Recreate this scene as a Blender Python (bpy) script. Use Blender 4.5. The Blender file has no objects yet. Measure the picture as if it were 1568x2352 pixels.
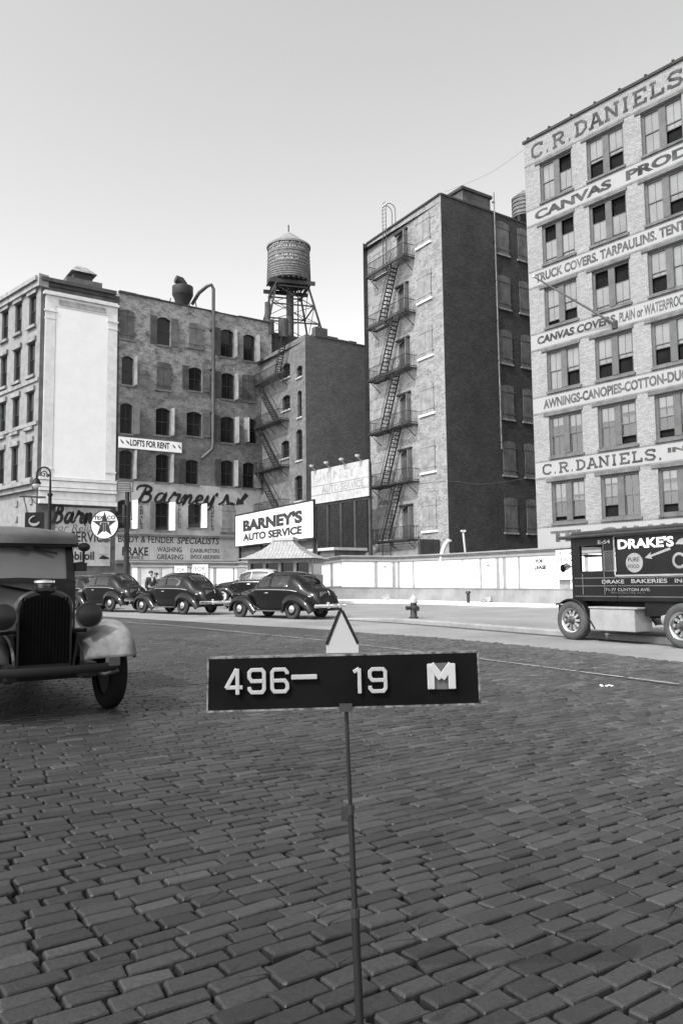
import bpy, bmesh, math, random
from mathutils import Vector, Matrix
random.seed(7)
R = math.radians
C = bpy.context.scene.collection
SC = bpy.context.scene

# ------------------------------------------------------------------ camera, sky, sun, exposure
F, CX, CY, HC = 1800.0, 784.0, 1176.0, 1.22          # focal length in 1568x2352 photo pixels, eye height
PITCH, ROLL, SLOPE = math.atan(166 / F), -0.0120, 0.0105   # street rises 1 % towards the left
cam_d = bpy.data.cameras.new('camera'); cam = bpy.data.objects.new('camera', cam_d); C.objects.link(cam)
cam_d.sensor_fit = 'VERTICAL'; cam_d.sensor_height = 36; cam_d.lens = 36 * F / 2352
cam_d.clip_start = .05; cam_d.clip_end = 2000
CM = Matrix.Rotation(math.pi / 2 + PITCH, 3, 'X') @ Matrix.Rotation(ROLL, 3, 'Z')
cam.matrix_world = Matrix.Translation((0, 0, HC)) @ CM.to_4x4()
SC.camera = cam

SUN_AZ, SUN_EL = (-.676, -.737), 48.0
w = bpy.data.worlds.new('World'); SC.world = w; w.use_nodes = True
nt = w.node_tree; bg = nt.nodes['Background']
sky = nt.nodes.new('ShaderNodeTexSky'); sky.sky_type = 'NISHITA'; sky.sun_disc = False
sky.sun_elevation = R(SUN_EL); sky.sun_rotation = math.atan2(SUN_AZ[0], SUN_AZ[1]) % (2 * math.pi)
sky.air_density = 1.0; sky.dust_density = 2.5; sky.ozone_density = 1.0
dot = nt.nodes.new('ShaderNodeVectorMath'); dot.operation = 'DOT_PRODUCT'; dot.inputs[1].default_value = (.80, .67, .31)   # pale summer sky on black-and-white film
nt.links.new(sky.outputs[0], dot.inputs[0]); nt.links.new(dot.outputs['Value'], bg.inputs[0]); bg.inputs[1].default_value = .15
sl = bpy.data.lights.new('sun', 'SUN'); sl.energy = 2.1; sl.angle = R(.5); sl.color = (1, 1, 1)
so = bpy.data.objects.new('sun', sl); C.objects.link(so)
sd = Vector((SUN_AZ[0] * math.cos(R(SUN_EL)), SUN_AZ[1] * math.cos(R(SUN_EL)), math.sin(R(SUN_EL))))
so.rotation_euler = sd.to_track_quat('Z', 'Y').to_euler()
SC.view_settings.view_transform = 'Standard'; SC.view_settings.look = 'None'
SC.view_settings.exposure = 0.7; SC.view_settings.gamma = 1.0
SC.cycles.max_bounces = 5; SC.cycles.transparent_max_bounces = 8

# ------------------------------------------------------------------ pixel -> place helpers (photo shown at 1568 px wide)
def ray(x, y): return CM @ Vector(((x - CX) / F, -(y - CY) / F, -1))
def gz(X, Y=0): return -SLOPE * X
def g(x, y, dz=0):
    r = ray(x, y); t = (dz - HC) / (r.z + SLOPE * r.x); return Vector((r.x * t, r.y * t, HC + r.z * t))
def at(x, y, Y):
    r = ray(x, y); t = Y / r.y; return Vector((r.x * t, Y, HC + r.z * t))
class Frame:
    """vertical plane: u to the right along it, z up; local y points away from the street"""
    def __init__(s, o, ang): s.o = Vector((o[0], o[1])); s.d = Vector((math.sin(R(ang)), math.cos(R(ang)))); s.ang = ang; s.rz = R(90 - ang)
    def uz(s, x, y):
        r = ray(x, y); den = r.x * s.d.y - r.y * s.d.x
        t = (s.o.x * s.d.y - s.o.y * s.d.x) / den
        p = Vector((r.x * t, r.y * t)) - s.o
        return p.dot(s.d), HC + r.z * t
    def u(s, x, y=1000): return s.uz(x, y)[0]
    def z(s, x, y): return s.uz(x, y)[1]
    def rect(s, x0, y0, x1, y1):
        xm = (x0 + x1) / 2; ym = (y0 + y1) / 2
        return s.uz(x0, ym)[0], s.uz(x1, ym)[0], s.uz(xm, y1)[1], s.uz(xm, y0)[1]
    def world(s, u, z=0, y=0):
        p = s.o + s.d * u + Vector((-s.d.y, s.d.x)) * y; return Vector((p.x, p.y, z))

# ------------------------------------------------------------------ materials (a black-and-white picture: every colour is a grey)
MATS = {}
def col(v): return (v, v, v, 1)
def base(name, rough=.8, metal=0, spec=.4):
    m = bpy.data.materials.new(name); m.use_nodes = True; b = m.node_tree.nodes['Principled BSDF']
    b.inputs['Roughness'].default_value = rough; b.inputs['Metallic'].default_value = metal
    b.inputs['Specular IOR Level'].default_value = spec
    return m, m.node_tree, b
def nmath(nt, op, a, b=None, c=None):
    n = nt.nodes.new('ShaderNodeMath'); n.operation = op
    for i, v in enumerate((a, b, c)):
        if v is None: continue
        if isinstance(v, (int, float)): n.inputs[i].default_value = v
        else: nt.links.new(v, n.inputs[i])
    return n.outputs[0]
def noise(nt, vec, scale, detail=4, rough=.6, lo=.35, hi=.65):
    n = nt.nodes.new('ShaderNodeTexNoise'); n.inputs['Scale'].default_value = scale; n.inputs['Detail'].default_value = detail
    n.inputs['Roughness'].default_value = rough
    if vec is not None: nt.links.new(vec, n.inputs['Vector'])
    mr = nt.nodes.new('ShaderNodeMapRange'); mr.inputs[1].default_value = lo; mr.inputs[2].default_value = hi
    nt.links.new(n.outputs[0], mr.inputs[0]); return mr.outputs[0]
def mixv(nt, f, a, b):
    n = nt.nodes.new('ShaderNodeMix'); n.data_type = 'FLOAT'
    for i, v in ((0, f), (2, a), (3, b)):
        if isinstance(v, (int, float)): n.inputs[i].default_value = v
        else: nt.links.new(v, n.inputs[i])
    return n.outputs[0]
def bump(nt, b, h, strength=.5, dist=.01):
    n = nt.nodes.new('ShaderNodeBump'); n.inputs['Strength'].default_value = strength; n.inputs['Distance'].default_value = dist
    nt.links.new(h, n.inputs['Height']); nt.links.new(n.outputs[0], b.inputs['Normal'])
def plain(name, v, rough=.8, metal=0, spec=.4, var=.25, scale=2.0, coat=0):
    if name in MATS: return MATS[name]
    m, nt, b = base(name, rough, metal, spec)
    tc = nt.nodes.new('ShaderNodeTexCoord')
    f = noise(nt, tc.outputs['Object'], scale, 5)
    nt.links.new(mixv(nt, f, v * (1 - var), v * (1 + var)), b.inputs['Base Color'])
    if coat: b.inputs['Coat Weight'].default_value = coat; b.inputs['Coat Roughness'].default_value = .05
    MATS[name] = m; return m
def brick(name, dark, light, mortar, wash=None, wash_amt=.5, bw_=.24, bh=.085, streak=.35, speck=0, wash_z=None):
    """wash: worn pale paint or lime left on the bricks in patches"""
    m, nt, b = base(name, .9, 0, .2)
    uv = nt.nodes.new('ShaderNodeUVMap'); tc = uv.outputs[0]
    br = nt.nodes.new('ShaderNodeTexBrick'); nt.links.new(tc, br.inputs['Vector'])
    for k, v in (('Scale', 1), ('Mortar Size', .011), ('Mortar Smooth', .2), ('Bias', 0), ('Brick Width', bw_), ('Row Height', bh)): br.inputs[k].default_value = v
    br.inputs['Color1'].default_value = col(dark); br.inputs['Color2'].default_value = col(light); br.inputs['Mortar'].default_value = col(mortar)
    bwn = nt.nodes.new('ShaderNodeRGBToBW'); nt.links.new(br.outputs[0], bwn.inputs[0]); c = bwn.outputs[0]
    big = noise(nt, tc, .55, 6, .65, .3, .7)
    c = nmath(nt, 'MULTIPLY', c, mixv(nt, big, 1 - streak, 1 + streak))
    fine = noise(nt, tc, 9, 3, .6, .25, .75)
    c = nmath(nt, 'MULTIPLY', c, mixv(nt, fine, .78, 1.22))
    if wash:
        mp = nt.nodes.new('ShaderNodeMapping'); nt.links.new(tc, mp.inputs[0]); mp.inputs['Scale'].default_value = (1, 1.5, 1); mp.inputs['Location'].default_value = (3.1, 7.7, 0)
        p = noise(nt, mp.outputs[0], 1.3, 10, .80, .62 - .28 * wash_amt, .76 - .22 * wash_amt)
        if wash_z:   # limewash survives on the upper storeys
            sz = nt.nodes.new('ShaderNodeSeparateXYZ'); nt.links.new(tc, sz.inputs[0]); hz = nt.nodes.new('ShaderNodeMapRange'); hz.inputs[1].default_value = wash_z[0]; hz.inputs[2].default_value = wash_z[1]; hz.inputs[3].default_value = .45; hz.inputs[4].default_value = 1.25
            nt.links.new(sz.outputs[1], hz.inputs[0]); p = nmath(nt, 'MINIMUM', nmath(nt, 'MULTIPLY', p, hz.outputs[0]), 1.0)
        p = nmath(nt, 'MULTIPLY', p, mixv(nt, fine, .35, 1.0))
        c = mixv(nt, p, c, nmath(nt, 'MULTIPLY', wash, mixv(nt, fine, .8, 1.1)))
    if speck:   # pale mortar smears and salts
        sp_ = noise(nt, tc, 5.5, 6, .8, .62, .70); c = mixv(nt, nmath(nt, 'MULTIPLY', sp_, .5), c, speck)
    nt.links.new(c, b.inputs['Base Color'])
    bump(nt, b, br.outputs['Fac'], -.4, .008)
    MATS[name] = m; return m
def weathered(name, v, stain, amt=.5, rough=.8, scale=1.2, vert=True):
    """flat paint or plaster with vertical dirt runs and blotches"""
    m, nt, b = base(name, rough, 0, .3)
    uv = nt.nodes.new('ShaderNodeUVMap'); tc = uv.outputs[0]
    mp = nt.nodes.new('ShaderNodeMapping'); nt.links.new(tc, mp.inputs[0]); mp.inputs['Scale'].default_value = (3, .35, 1) if vert else (1, 1, 1)
    p = noise(nt, mp.outputs[0], scale, 7, .68, .5, .78)
    q = noise(nt, tc, scale * .7, 6, .7, .45, .8)
    s = nmath(nt, 'MULTIPLY', nmath(nt, 'MAXIMUM', p, q), amt)
    nt.links.new(mixv(nt, s, v, stain), b.inputs['Base Color']); MATS[name] = m; return m
def glass(name, v=.7, refl=.12):
    m = bpy.data.materials.new(name); m.use_nodes = True; nt = m.node_tree; nt.nodes.clear()
    o = nt.nodes.new('ShaderNodeOutputMaterial'); mx = nt.nodes.new('ShaderNodeMixShader'); t = nt.nodes.new('ShaderNodeBsdfTransparent'); gl = nt.nodes.new('ShaderNodeBsdfGlossy')
    t.inputs[0].default_value = col(v); gl.inputs['Roughness'].default_value = .03; gl.inputs[0].default_value = col(.9)
    lw = nt.nodes.new('ShaderNodeLayerWeight'); lw.inputs[0].default_value = .35
    nt.links.new(nmath(nt, 'ADD', lw.outputs['Fresnel'], refl), mx.inputs[0]); nt.links.new(t.outputs[0], mx.inputs[1]); nt.links.new(gl.outputs[0], mx.inputs[2]); nt.links.new(mx.outputs[0], o.inputs[0])
    MATS[name] = m; return m
def cobbles(name, ang):
    """granite setts laid in courses across the street, each stone its own tone, worn joints"""
    m, nt, b = base(name, .42, 0, .4)
    tc = nt.nodes.new('ShaderNodeTexCoord')
    mp = nt.nodes.new('ShaderNodeMapping'); nt.links.new(tc.outputs['Object'], mp.inputs[0]); mp.inputs['Rotation'].default_value = (0, 0, -ang)
    wn = nt.nodes.new('ShaderNodeTexNoise'); wn.inputs['Scale'].default_value = 1.1; wn.inputs['Detail'].default_value = 3; nt.links.new(mp.outputs[0], wn.inputs['Vector'])
    vs = nt.nodes.new('ShaderNodeVectorMath'); vs.operation = 'MULTIPLY_ADD'; nt.links.new(wn.outputs['Color'], vs.inputs[0]); vs.inputs[1].default_value = (.07, .07, 0); nt.links.new(mp.outputs[0], vs.inputs[2])
    wn2 = nt.nodes.new('ShaderNodeTexNoise'); wn2.inputs['Scale'].default_value = 9; wn2.inputs['Detail'].default_value = 2; nt.links.new(mp.outputs[0], wn2.inputs['Vector'])
    vs2 = nt.nodes.new('ShaderNodeVectorMath'); vs2.operation = 'MULTIPLY_ADD'; nt.links.new(wn2.outputs['Color'], vs2.inputs[0]); vs2.inputs[1].default_value = (.022, .022, 0); nt.links.new(vs.outputs[0], vs2.inputs[2])
    sp = nt.nodes.new('ShaderNodeSeparateXYZ'); nt.links.new(vs2.outputs[0], sp.inputs[0])
    WX, WY = .19, .095
    v = nmath(nt, 'DIVIDE', sp.outputs[1], WY); row = nmath(nt, 'FLOOR', v); fv = nmath(nt, 'SUBTRACT', v, row)
    rn = nt.nodes.new('ShaderNodeTexWhiteNoise'); rn.noise_dimensions = '1D'; nt.links.new(row, rn.inputs['W'])
    u = nmath(nt, 'ADD', nmath(nt, 'DIVIDE', sp.outputs[0], WX), nmath(nt, 'ADD', nmath(nt, 'MULTIPLY', row, .5), nmath(nt, 'MULTIPLY', rn.outputs[0], .55)))
    cl = nmath(nt, 'FLOOR', u); fu = nmath(nt, 'SUBTRACT', u, cl)
    cb = nt.nodes.new('ShaderNodeCombineXYZ'); nt.links.new(cl, cb.inputs[0]); nt.links.new(row, cb.inputs[1])
    cn = nt.nodes.new('ShaderNodeTexWhiteNoise'); cn.noise_dimensions = '2D'; nt.links.new(cb.outputs[0], cn.inputs['Vector'])
    du = nmath(nt, 'MULTIPLY', nmath(nt, 'MINIMUM', fu, nmath(nt, 'SUBTRACT', 1, fu)), WX)
    dv = nmath(nt, 'MULTIPLY', nmath(nt, 'MINIMUM', fv, nmath(nt, 'SUBTRACT', 1, fv)), WY)
    d = nmath(nt, 'SMOOTH_MIN', du, dv, .02)
    def ss(a, bb):
        n = nt.nodes.new('ShaderNodeMapRange'); n.interpolation_type = 'SMOOTHSTEP'; n.inputs[1].default_value = a; n.inputs[2].default_value = bb; nt.links.new(d, n.inputs[0]); return n.outputs[0]
    mask = ss(.003, .012); dome = ss(0, .032)
    fine = noise(nt, tc.outputs['Object'], 45, 5, .7, .25, .75)
    big = noise(nt, tc.outputs['Object'], .5, 5, .6, .35, .65)
    oil = noise(nt, tc.outputs['Object'], .28, 6, .7, .52, .68)
    st = mixv(nt, cn.outputs[0], COB[0], COB[1])
    st = nmath(nt, 'MULTIPLY', st, mixv(nt, fine, .75, 1.25)); st = nmath(nt, 'MULTIPLY', st, mixv(nt, big, .8, 1.2))
    st = nmath(nt, 'MULTIPLY', st, mixv(nt, oil, 1, .68))
    # painted falloff: stones darken towards the camera, lighten towards the gutter
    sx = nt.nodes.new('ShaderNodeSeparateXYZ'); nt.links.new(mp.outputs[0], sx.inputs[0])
    falloff = nt.nodes.new('ShaderNodeMapRange'); falloff.inputs[1].default_value = 0; falloff.inputs[2].default_value = 13; nt.links.new(nmath(nt, 'MULTIPLY_ADD', big, 2.5, sx.outputs[0]), falloff.inputs[0])
    st = nmath(nt, 'MULTIPLY', st, mixv(nt, falloff.outputs[0], .5, 2.1))
    nt.links.new(mixv(nt, mask, .005, st), b.inputs['Base Color'])
    hgt = nmath(nt, 'ADD', nmath(nt, 'MULTIPLY', dome, .022), nmath(nt, 'ADD', nmath(nt, 'MULTIPLY', cn.outputs[0], .006), nmath(nt, 'MULTIPLY', fine, .003)))
    bump(nt, b, hgt, .32, 1.0)
    MATS[name] = m; return m
def sett_stone(name):
    m, nt, b = base(name, .45, 0, .4); tc = nt.nodes.new('ShaderNodeTexCoord'); at_ = nt.nodes.new('ShaderNodeAttribute'); at_.attribute_name = 'tone'
    fine = noise(nt, tc.outputs['Object'], 60, 6, .75, .25, .75); big = noise(nt, tc.outputs['Object'], .55, 5, .65, .35, .65); oil = noise(nt, tc.outputs['Object'], .33, 7, .75, .54, .66)
    st = nmath(nt, 'MULTIPLY', at_.outputs['Fac'], mixv(nt, fine, .6, 1.4)); st = nmath(nt, 'MULTIPLY', st, mixv(nt, big, .8, 1.2)); st = nmath(nt, 'MULTIPLY', st, mixv(nt, oil, 1, .55))
    nt.links.new(st, b.inputs['Base Color']); rg = mixv(nt, fine, .32, .62); nt.links.new(rg, b.inputs['Roughness'])
    bump(nt, b, noise(nt, tc.outputs['Object'], 38, 6, .7, .2, .8), .5, .006); MATS[name] = m; return m
COB = (.020, .044)

# ------------------------------------------------------------------ mesh builder
class MB:
    def __init__(s): s.v = []; s.f = []; s.cut = []
    def add(s, vs, fs):
        n = len(s.v); s.cut.append((n, len(s.f))); s.v += [tuple(p) for p in vs]; s.f += [tuple(i + n for i in f) for f in fs]; return s
    def box(s, x0, x1, y0, y1, z0, z1):
        return s.add([(x0, y0, z0), (x1, y0, z0), (x1, y1, z0), (x0, y1, z0), (x0, y0, z1), (x1, y0, z1), (x1, y1, z1), (x0, y1, z1)],
                     [(3, 2, 1, 0), (4, 5, 6, 7), (0, 1, 5, 4), (1, 2, 6, 5), (2, 3, 7, 6), (3, 0, 4, 7)])
    def bar(s, a, b, w, h=None, up=(0, 0, 1)):
        a, b = Vector(a), Vector(b); h = h or w; d = (b - a).normalized(); up = Vector(up)
        if abs(d.dot(up)) > .95: up = Vector((1, 0, 0))
        x = d.cross(up).normalized() * w / 2; y = x.cross(d).normalized() * h / 2
        return s.add([a - x - y, a + x - y, a + x + y, a - x + y, b - x - y, b + x - y, b + x + y, b - x + y],
                     [(3, 2, 1, 0), (4, 5, 6, 7), (0, 1, 5, 4), (1, 2, 6, 5), (2, 3, 7, 6), (3, 0, 4, 7)])
    def tube(s, pts, r, n=8, cap=True):
        pts = [Vector(p) for p in pts]; rr = r if isinstance(r, (list, tuple)) else [r] * len(pts); rings = []
        ref = None
        for i, p in enumerate(pts):
            d = ((pts[i + 1] if i + 1 < len(pts) else p) - (pts[i - 1] if i else p)).normalized()
            if ref is None: ref = Vector((0, 0, 1)) if abs(d.z) < .9 else Vector((1, 0, 0))
            x = d.cross(ref).normalized(); y = x.cross(d).normalized(); ref = y
            rings.append([p + (x * math.cos(2 * math.pi * k / n) + y * math.sin(2 * math.pi * k / n)) * rr[i] for k in range(n)])
        return s.loft(rings, True, cap)
    def loft(s, rings, closed=True, cap=False):
        n = len(rings[0]); vs = [p for r_ in rings for p in r_]; fs = []
        for i in range(len(rings) - 1):
            for k in range(n if closed else n - 1):
                k2 = (k + 1) % n; fs.append((i * n + k, i * n + k2, (i + 1) * n + k2, (i + 1) * n + k))
        if cap: fs.append(tuple(range(n))[::-1]); fs.append(tuple((len(rings) - 1) * n + k for k in range(n)))
        return s.add(vs, fs)
    def lathe(s, prof, o=(0, 0, 0), axis='Z', n=20, cap=False):
        rings = []
        for r_, h in prof:
            ring = []
            for k in range(n):
                a = 2 * math.pi * k / n; c, q = r_ * math.cos(a), r_ * math.sin(a)
                p = (c, q, h) if axis == 'Z' else (q, h, c) if axis == 'Y' else (h, c, q)
                ring.append((p[0] + o[0], p[1] + o[1], p[2] + o[2]))
            rings.append(ring)
        return s.loft(rings, True, cap)
    def prism(s, poly, y0, y1):
        """outline in x,z pushed from y0 to y1"""
        n = len(poly); vs = [(p[0], y0, p[1]) for p in poly] + [(p[0], y1, p[1]) for p in poly]
        return s.add(vs, [tuple(range(n)), tuple(range(2 * n - 1, n - 1, -1))] + [(k, k + n, (k + 1) % n + n, (k + 1) % n) for k in range(n)])
    def slab(s, poly, z0, z1):
        n = len(poly); vs = [(p[0], p[1], z0) for p in poly] + [(p[0], p[1], z1) for p in poly]
        return s.add(vs, [tuple(range(n)), tuple(range(2 * n - 1, n - 1, -1))] + [(k, k + n, (k + 1) % n + n, (k + 1) % n) for k in range(n)])
    def mirror_y(s):
        n = len(s.v); s.v += [(x, -y, z) for x, y, z in s.v[:n]]; s.f += [tuple(i + n for i in f)[::-1] for f in s.f[:]]; return s
    def each(s, name, m, parent=None, **k):
        """every shape added becomes a part of its own"""
        c = s.cut + [(len(s.v), len(s.f))]; out = []
        for (a, fa), (b_, fb) in zip(c, c[1:]):
            q = MB(); q.v = s.v[a:b_]; q.f = [tuple(i - a for i in f) for f in s.f[fa:fb]]; out.append(q.build(name, m, parent, **k))
        return out
    def build(s, name, m, parent=None, smooth=False, fix=True, solid=0, sharp=40, bevel=0):
        me = bpy.data.meshes.new(name); me.from_pydata(s.v, [], s.f); me.update()
        if fix:
            bm = bmesh.new(); bm.from_mesh(me); bmesh.ops.remove_doubles(bm, verts=bm.verts, dist=1e-5); bmesh.ops.recalc_face_normals(bm, faces=bm.faces); bm.to_mesh(me); bm.free()
        uvl = me.uv_layers.new(name='UVMap')
        for p in me.polygons:
            nn = p.normal
            if abs(nn.z) > .75: tx, ty = Vector((1, 0, 0)), Vector((0, 1, 0))
            else:
                tx = Vector((-nn.y, nn.x, 0)).normalized(); ty = Vector((0, 0, 1))
            for li in p.loop_indices:
                co = me.vertices[me.loops[li].vertex_index].co; uvl.data[li].uv = (co.dot(tx), co.dot(ty))
        if m: me.materials.append(m)
        if smooth:
            for p in me.polygons: p.use_smooth = True
            try: me.set_sharp_from_angle(angle=R(sharp))
            except Exception: pass
        o = bpy.data.objects.new(name, me); C.objects.link(o)
        if parent: o.parent = parent
        if solid: md = o.modifiers.new('t', 'SOLIDIFY'); md.thickness = solid; md.offset = -1
        if bevel: md = o.modifiers.new('b', 'BEVEL'); md.width = bevel; md.segments = 2; md.limit_method = 'ANGLE'
        return o
def tag(o, label, cat, group=None, kind=None):
    if label: o['label'] = label
    if cat: o['category'] = cat
    if group: o['group'] = group
    if kind: o['kind'] = kind
    return o
def thing(name, label, cat, loc=(0, 0, 0), rz=0, group=None):
    o = bpy.data.objects.new(name, None); C.objects.link(o); o.location = loc; o.rotation_euler = (0, 0, rz); o.empty_display_size = .2
    return tag(o, label, cat, group)
def on(o, loc, rz=0): o.location = loc; o.rotation_euler = (0, 0, rz); return o
def struct(o): o['kind'] = 'structure'; return o
def catmull(pts, n=6, closed=False):
    out = []; P = [Vector(p) for p in pts]; m = len(P)
    for i in range(m if closed else m - 1):
        p0 = P[(i - 1) % m] if closed or i else P[0]; p1 = P[i]; p2 = P[(i + 1) % m]; p3 = P[(i + 2) % m] if closed or i + 2 < m else P[-1]
        for k in range(n):
            t = k / n; out.append(.5 * ((2 * p1) + (p2 - p0) * t + (2 * p0 - 5 * p1 + 4 * p2 - p3) * t * t + (3 * p1 - p0 - 3 * p2 + p3) * t ** 3))
    if not closed: out.append(P[-1])
    return out
def lerp1(tab, x):
    tab = sorted(tab)
    if x <= tab[0][0]: return tab[0][1]
    for (a, va), (b, vb) in zip(tab, tab[1:]):
        if x <= b: t = (x - a) / (b - a); return va + (vb - va) * t
    return tab[-1][1]

# ------------------------------------------------------------------ lettering
def text(parent, s, u0, u1, z0, z1, y, m, bold=0.0, shear=0.0, name='lettering', depth=.0, space=1.0):
    """painted letters fitted to a rectangle of the parent's x,z plane, facing -y"""
    cu = bpy.data.curves.new('t', 'FONT'); cu.body = s; cu.size = 1; cu.offset = bold; cu.shear = shear; cu.extrude = 0; cu.space_character = space
    cu.align_x = 'CENTER'; cu.resolution_u = 4
    o = bpy.data.objects.new('t', cu); C.objects.link(o); dg = bpy.context.evaluated_depsgraph_get(); dg.update()
    me = o.evaluated_get(dg).to_mesh(); vs = [v.co.copy() for v in me.vertices]; fs = [tuple(p.vertices) for p in me.polygons]
    o.evaluated_get(dg).to_mesh_clear(); bpy.data.objects.remove(o); bpy.data.curves.remove(cu)
    xs = [v.x for v in vs]; ys = [v.y for v in vs]; ax, bx, ay, by = min(xs), max(xs), min(ys), max(ys)
    mb = MB(); mb.add([(u0 + (v.x - ax) / (bx - ax) * (u1 - u0), y, z0 + (v.y - ay) / (by - ay) * (z1 - z0)) for v in vs], fs)
    ob = mb.build(name, m, parent, fix=False)
    if depth: md = ob.modifiers.new('t', 'SOLIDIFY'); md.thickness = depth; md.offset = 0
    return ob
def ribbon(mb, pts, wid, y, taper=0):
    """a brush stroke in the x,z plane"""
    pts = [Vector((p[0], p[1])) for p in pts]; n = len(pts); L = []; Rr = []
    for i, p in enumerate(pts):
        a = (p - pts[i - 1]).normalized() if i else None; b = (pts[i + 1] - p).normalized() if i < n - 1 else None
        d = ((a or b) + (b or a)); d = d.normalized() if d.length > 1e-6 else (a or b); nn = Vector((-d.y, d.x)); k = 1.0
        if a and b: k = 1 / max(.5, math.sqrt(max(0.0, (1 + a.dot(b)) / 2)))
        ww = wid(i / (n - 1)) if callable(wid) else wid
        L.append(p + nn * ww / 2 * k); Rr.append(p - nn * ww / 2 * k)
    vs = [(p.x, y, p.y) for p in L] + [(p.x, y, p.y) for p in Rr]
    mb.add(vs, [(i, i + 1, n + i + 1, n + i) for i in range(n - 1)])
SCRIPT = {  # hand-painted script: x, y in capital heights
    'B': [[(.0, .02), (.10, .0), (.22, .15), (.40, .55), (.55, .97)], [(.05, .72), (.10, .92), (.32, 1.03), (.62, 1.03), (.80, .88), (.70, .66), (.44, .55), (.66, .53), (.78, .34), (.66, .08), (.40, -.02), (.24, .05)]],
    'a': [[(.62, .5), (.44, .62), (.22, .50), (.08, .22), (.14, .03), (.30, .05), (.48, .25), (.64, .56), (.56, .25), (.58, .06), (.70, .04), (.86, .2)]],
    'r': [[(-.14, .2), (.06, .48), (.20, .70), (.24, .58), (.48, .56), (.38, .3), (.34, .08), (.46, .03), (.64, .2)]],
    'n': [[(-.14, .2), (.06, .5), (.16, .58), (.14, .4), (.02, .02), (.16, .32), (.34, .55), (.46, .56), (.44, .36), (.36, .1), (.46, .03), (.64, .2)], ],
    'e': [[(-.14, .2), (.08, .25), (.34, .38), (.36, .55), (.22, .58), (.06, .38), (.06, .12), (.20, .02), (.40, .08), (.56, .22)]],
    'y': [[(-.14, .2), (.04, .48), (.10, .56), (.04, .26), (.10, .06), (.26, .14), (.44, .54), (.36, .2), (.22, -.22), (.06, -.34)]],
    "'": [[(.02, .62), (.10, .74), (.14, .86)]],
    's': [[(-.3, .08), (-.02, .26), (.22, .72), (.26, .42), (.28, .16), (.12, .0), (-.06, .08)], [(.26, .14), (.5, .18), (.7, .12)]]}
def script(parent, word, adv, u0, z0, cap, m, y, wid=.13, stretch=1.0, slope=0.0):
    mb = MB(); x = 0; k = 0
    for ch, a in zip(word, adv):
        for st in SCRIPT[ch]:
            pts = catmull([(p[0], p[1], 0) for p in st], 5)
            ribbon(mb, [(u0 + (x + p.x) * cap * stretch, z0 + p.y * cap + slope * x * cap) for p in pts], lambda t: cap * wid * (.55 + .6 * math.sin(math.pi * min(1, max(0, t)))), y - k * .0012); k += 1
        x += a
    return mb.build('lettering', m, parent, fix=False)
SLAB = {  # slab-serif capitals in a 0..1 box
    'C': [[(.95, .72), (.95, 1)], [(.93, .85), (.75, .96), (.35, .96), (.1, .75), (.1, .25), (.35, .04), (.75, .04), (.95, .22)]],
    'R': [[(0, .04), (.38, .04)], [(.2, 0), (.2, 1)], [(0, .95), (.65, .95), (.88, .82), (.88, .62), (.65, .5), (.2, .5)], [(.55, .5), (.85, .05), (1.05, .05)]],
    'D': [[(0, .95), (.55, .95), (.9, .7), (.9, .3), (.55, .05), (0, .05)], [(.22, 0), (.22, 1)]],
    'A': [[(-.08, .05), (.3, .05)], [(.7, .05), (1.08, .05)], [(.1, 0), (.45, 1)], [(.9, 0), (.52, 1)], [(.3, .34), (.7, .34)], [(.25, .95), (.55, .95)]],
    'N': [[(-.05, .05), (.32, .05)], [(.13, 0), (.13, 1)], [(-.05, .95), (.2, .95)], [(.13, .98), (.85, .04)], [(.85, 0), (.85, 1)], [(.66, .95), (1.05, .95)]],
    'I': [[(.2, .05), (.8, .05)], [(.5, 0), (.5, 1)], [(.2, .95), (.8, .95)]],
    'E': [[(0, .05), (.9, .05), (.9, .3)], [(.22, 0), (.22, 1)], [(0, .95), (.9, .95), (.9, .72)], [(.22, .5), (.62, .5)]],
    'L': [[(0, .05), (.9, .05), (.9, .35)], [(.22, 0), (.22, 1)], [(0, .95), (.45, .95)]],
    'S': [[(.9, .7), (.9, 1)], [(.88, .82), (.7, .95), (.3, .95), (.1, .78), (.2, .58), (.8, .42), (.92, .24), (.75, .05), (.3, .05), (.1, .2)], [(.08, .02), (.08, .3)]],
    '.': [[(.35, .06), (.6, .06)]], ',': [[(.5, .12), (.4, -.12)]], 'P': [[(0, .04), (.42, .04)], [(.2, 0), (.2, 1)], [(0, .95), (.65, .95), (.9, .82), (.9, .6), (.65, .46), (.2, .46)]], ' ': []}
def slab(parent, s, widths, u0, z0, h, m, y, wid=.15):
    """widths: letter starts and widths in metres along x"""
    mb = MB(); k = 0
    for ch, (a, b) in zip(s, widths):
        for st in SLAB[ch]:
            ribbon(mb, [(u0 + a + p[0] * (b - a), z0 + p[1] * h) for p in st], wid * h, y - (k % 6) * .0012); k += 1
    return mb.build('lettering', m, parent, fix=False)
def spread(s, adv=1.0, gap=.22, narrow={'I': .62, '.': .45, ',': .4, ' ': .6}):
    x = 0; out = []
    for ch in s: wd = adv * narrow.get(ch, 1); out.append((x, x + wd)); x += wd + gap
    return out, x - gap
def slab_fit(parent, s, u0, u1, z0, h, m, y, wid=.15):
    W, L = spread(s); k = (u1 - u0) / L
    return slab(parent, s, [(a * k, b * k) for a, b in W], u0, z0, h, m, y, wid)

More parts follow.
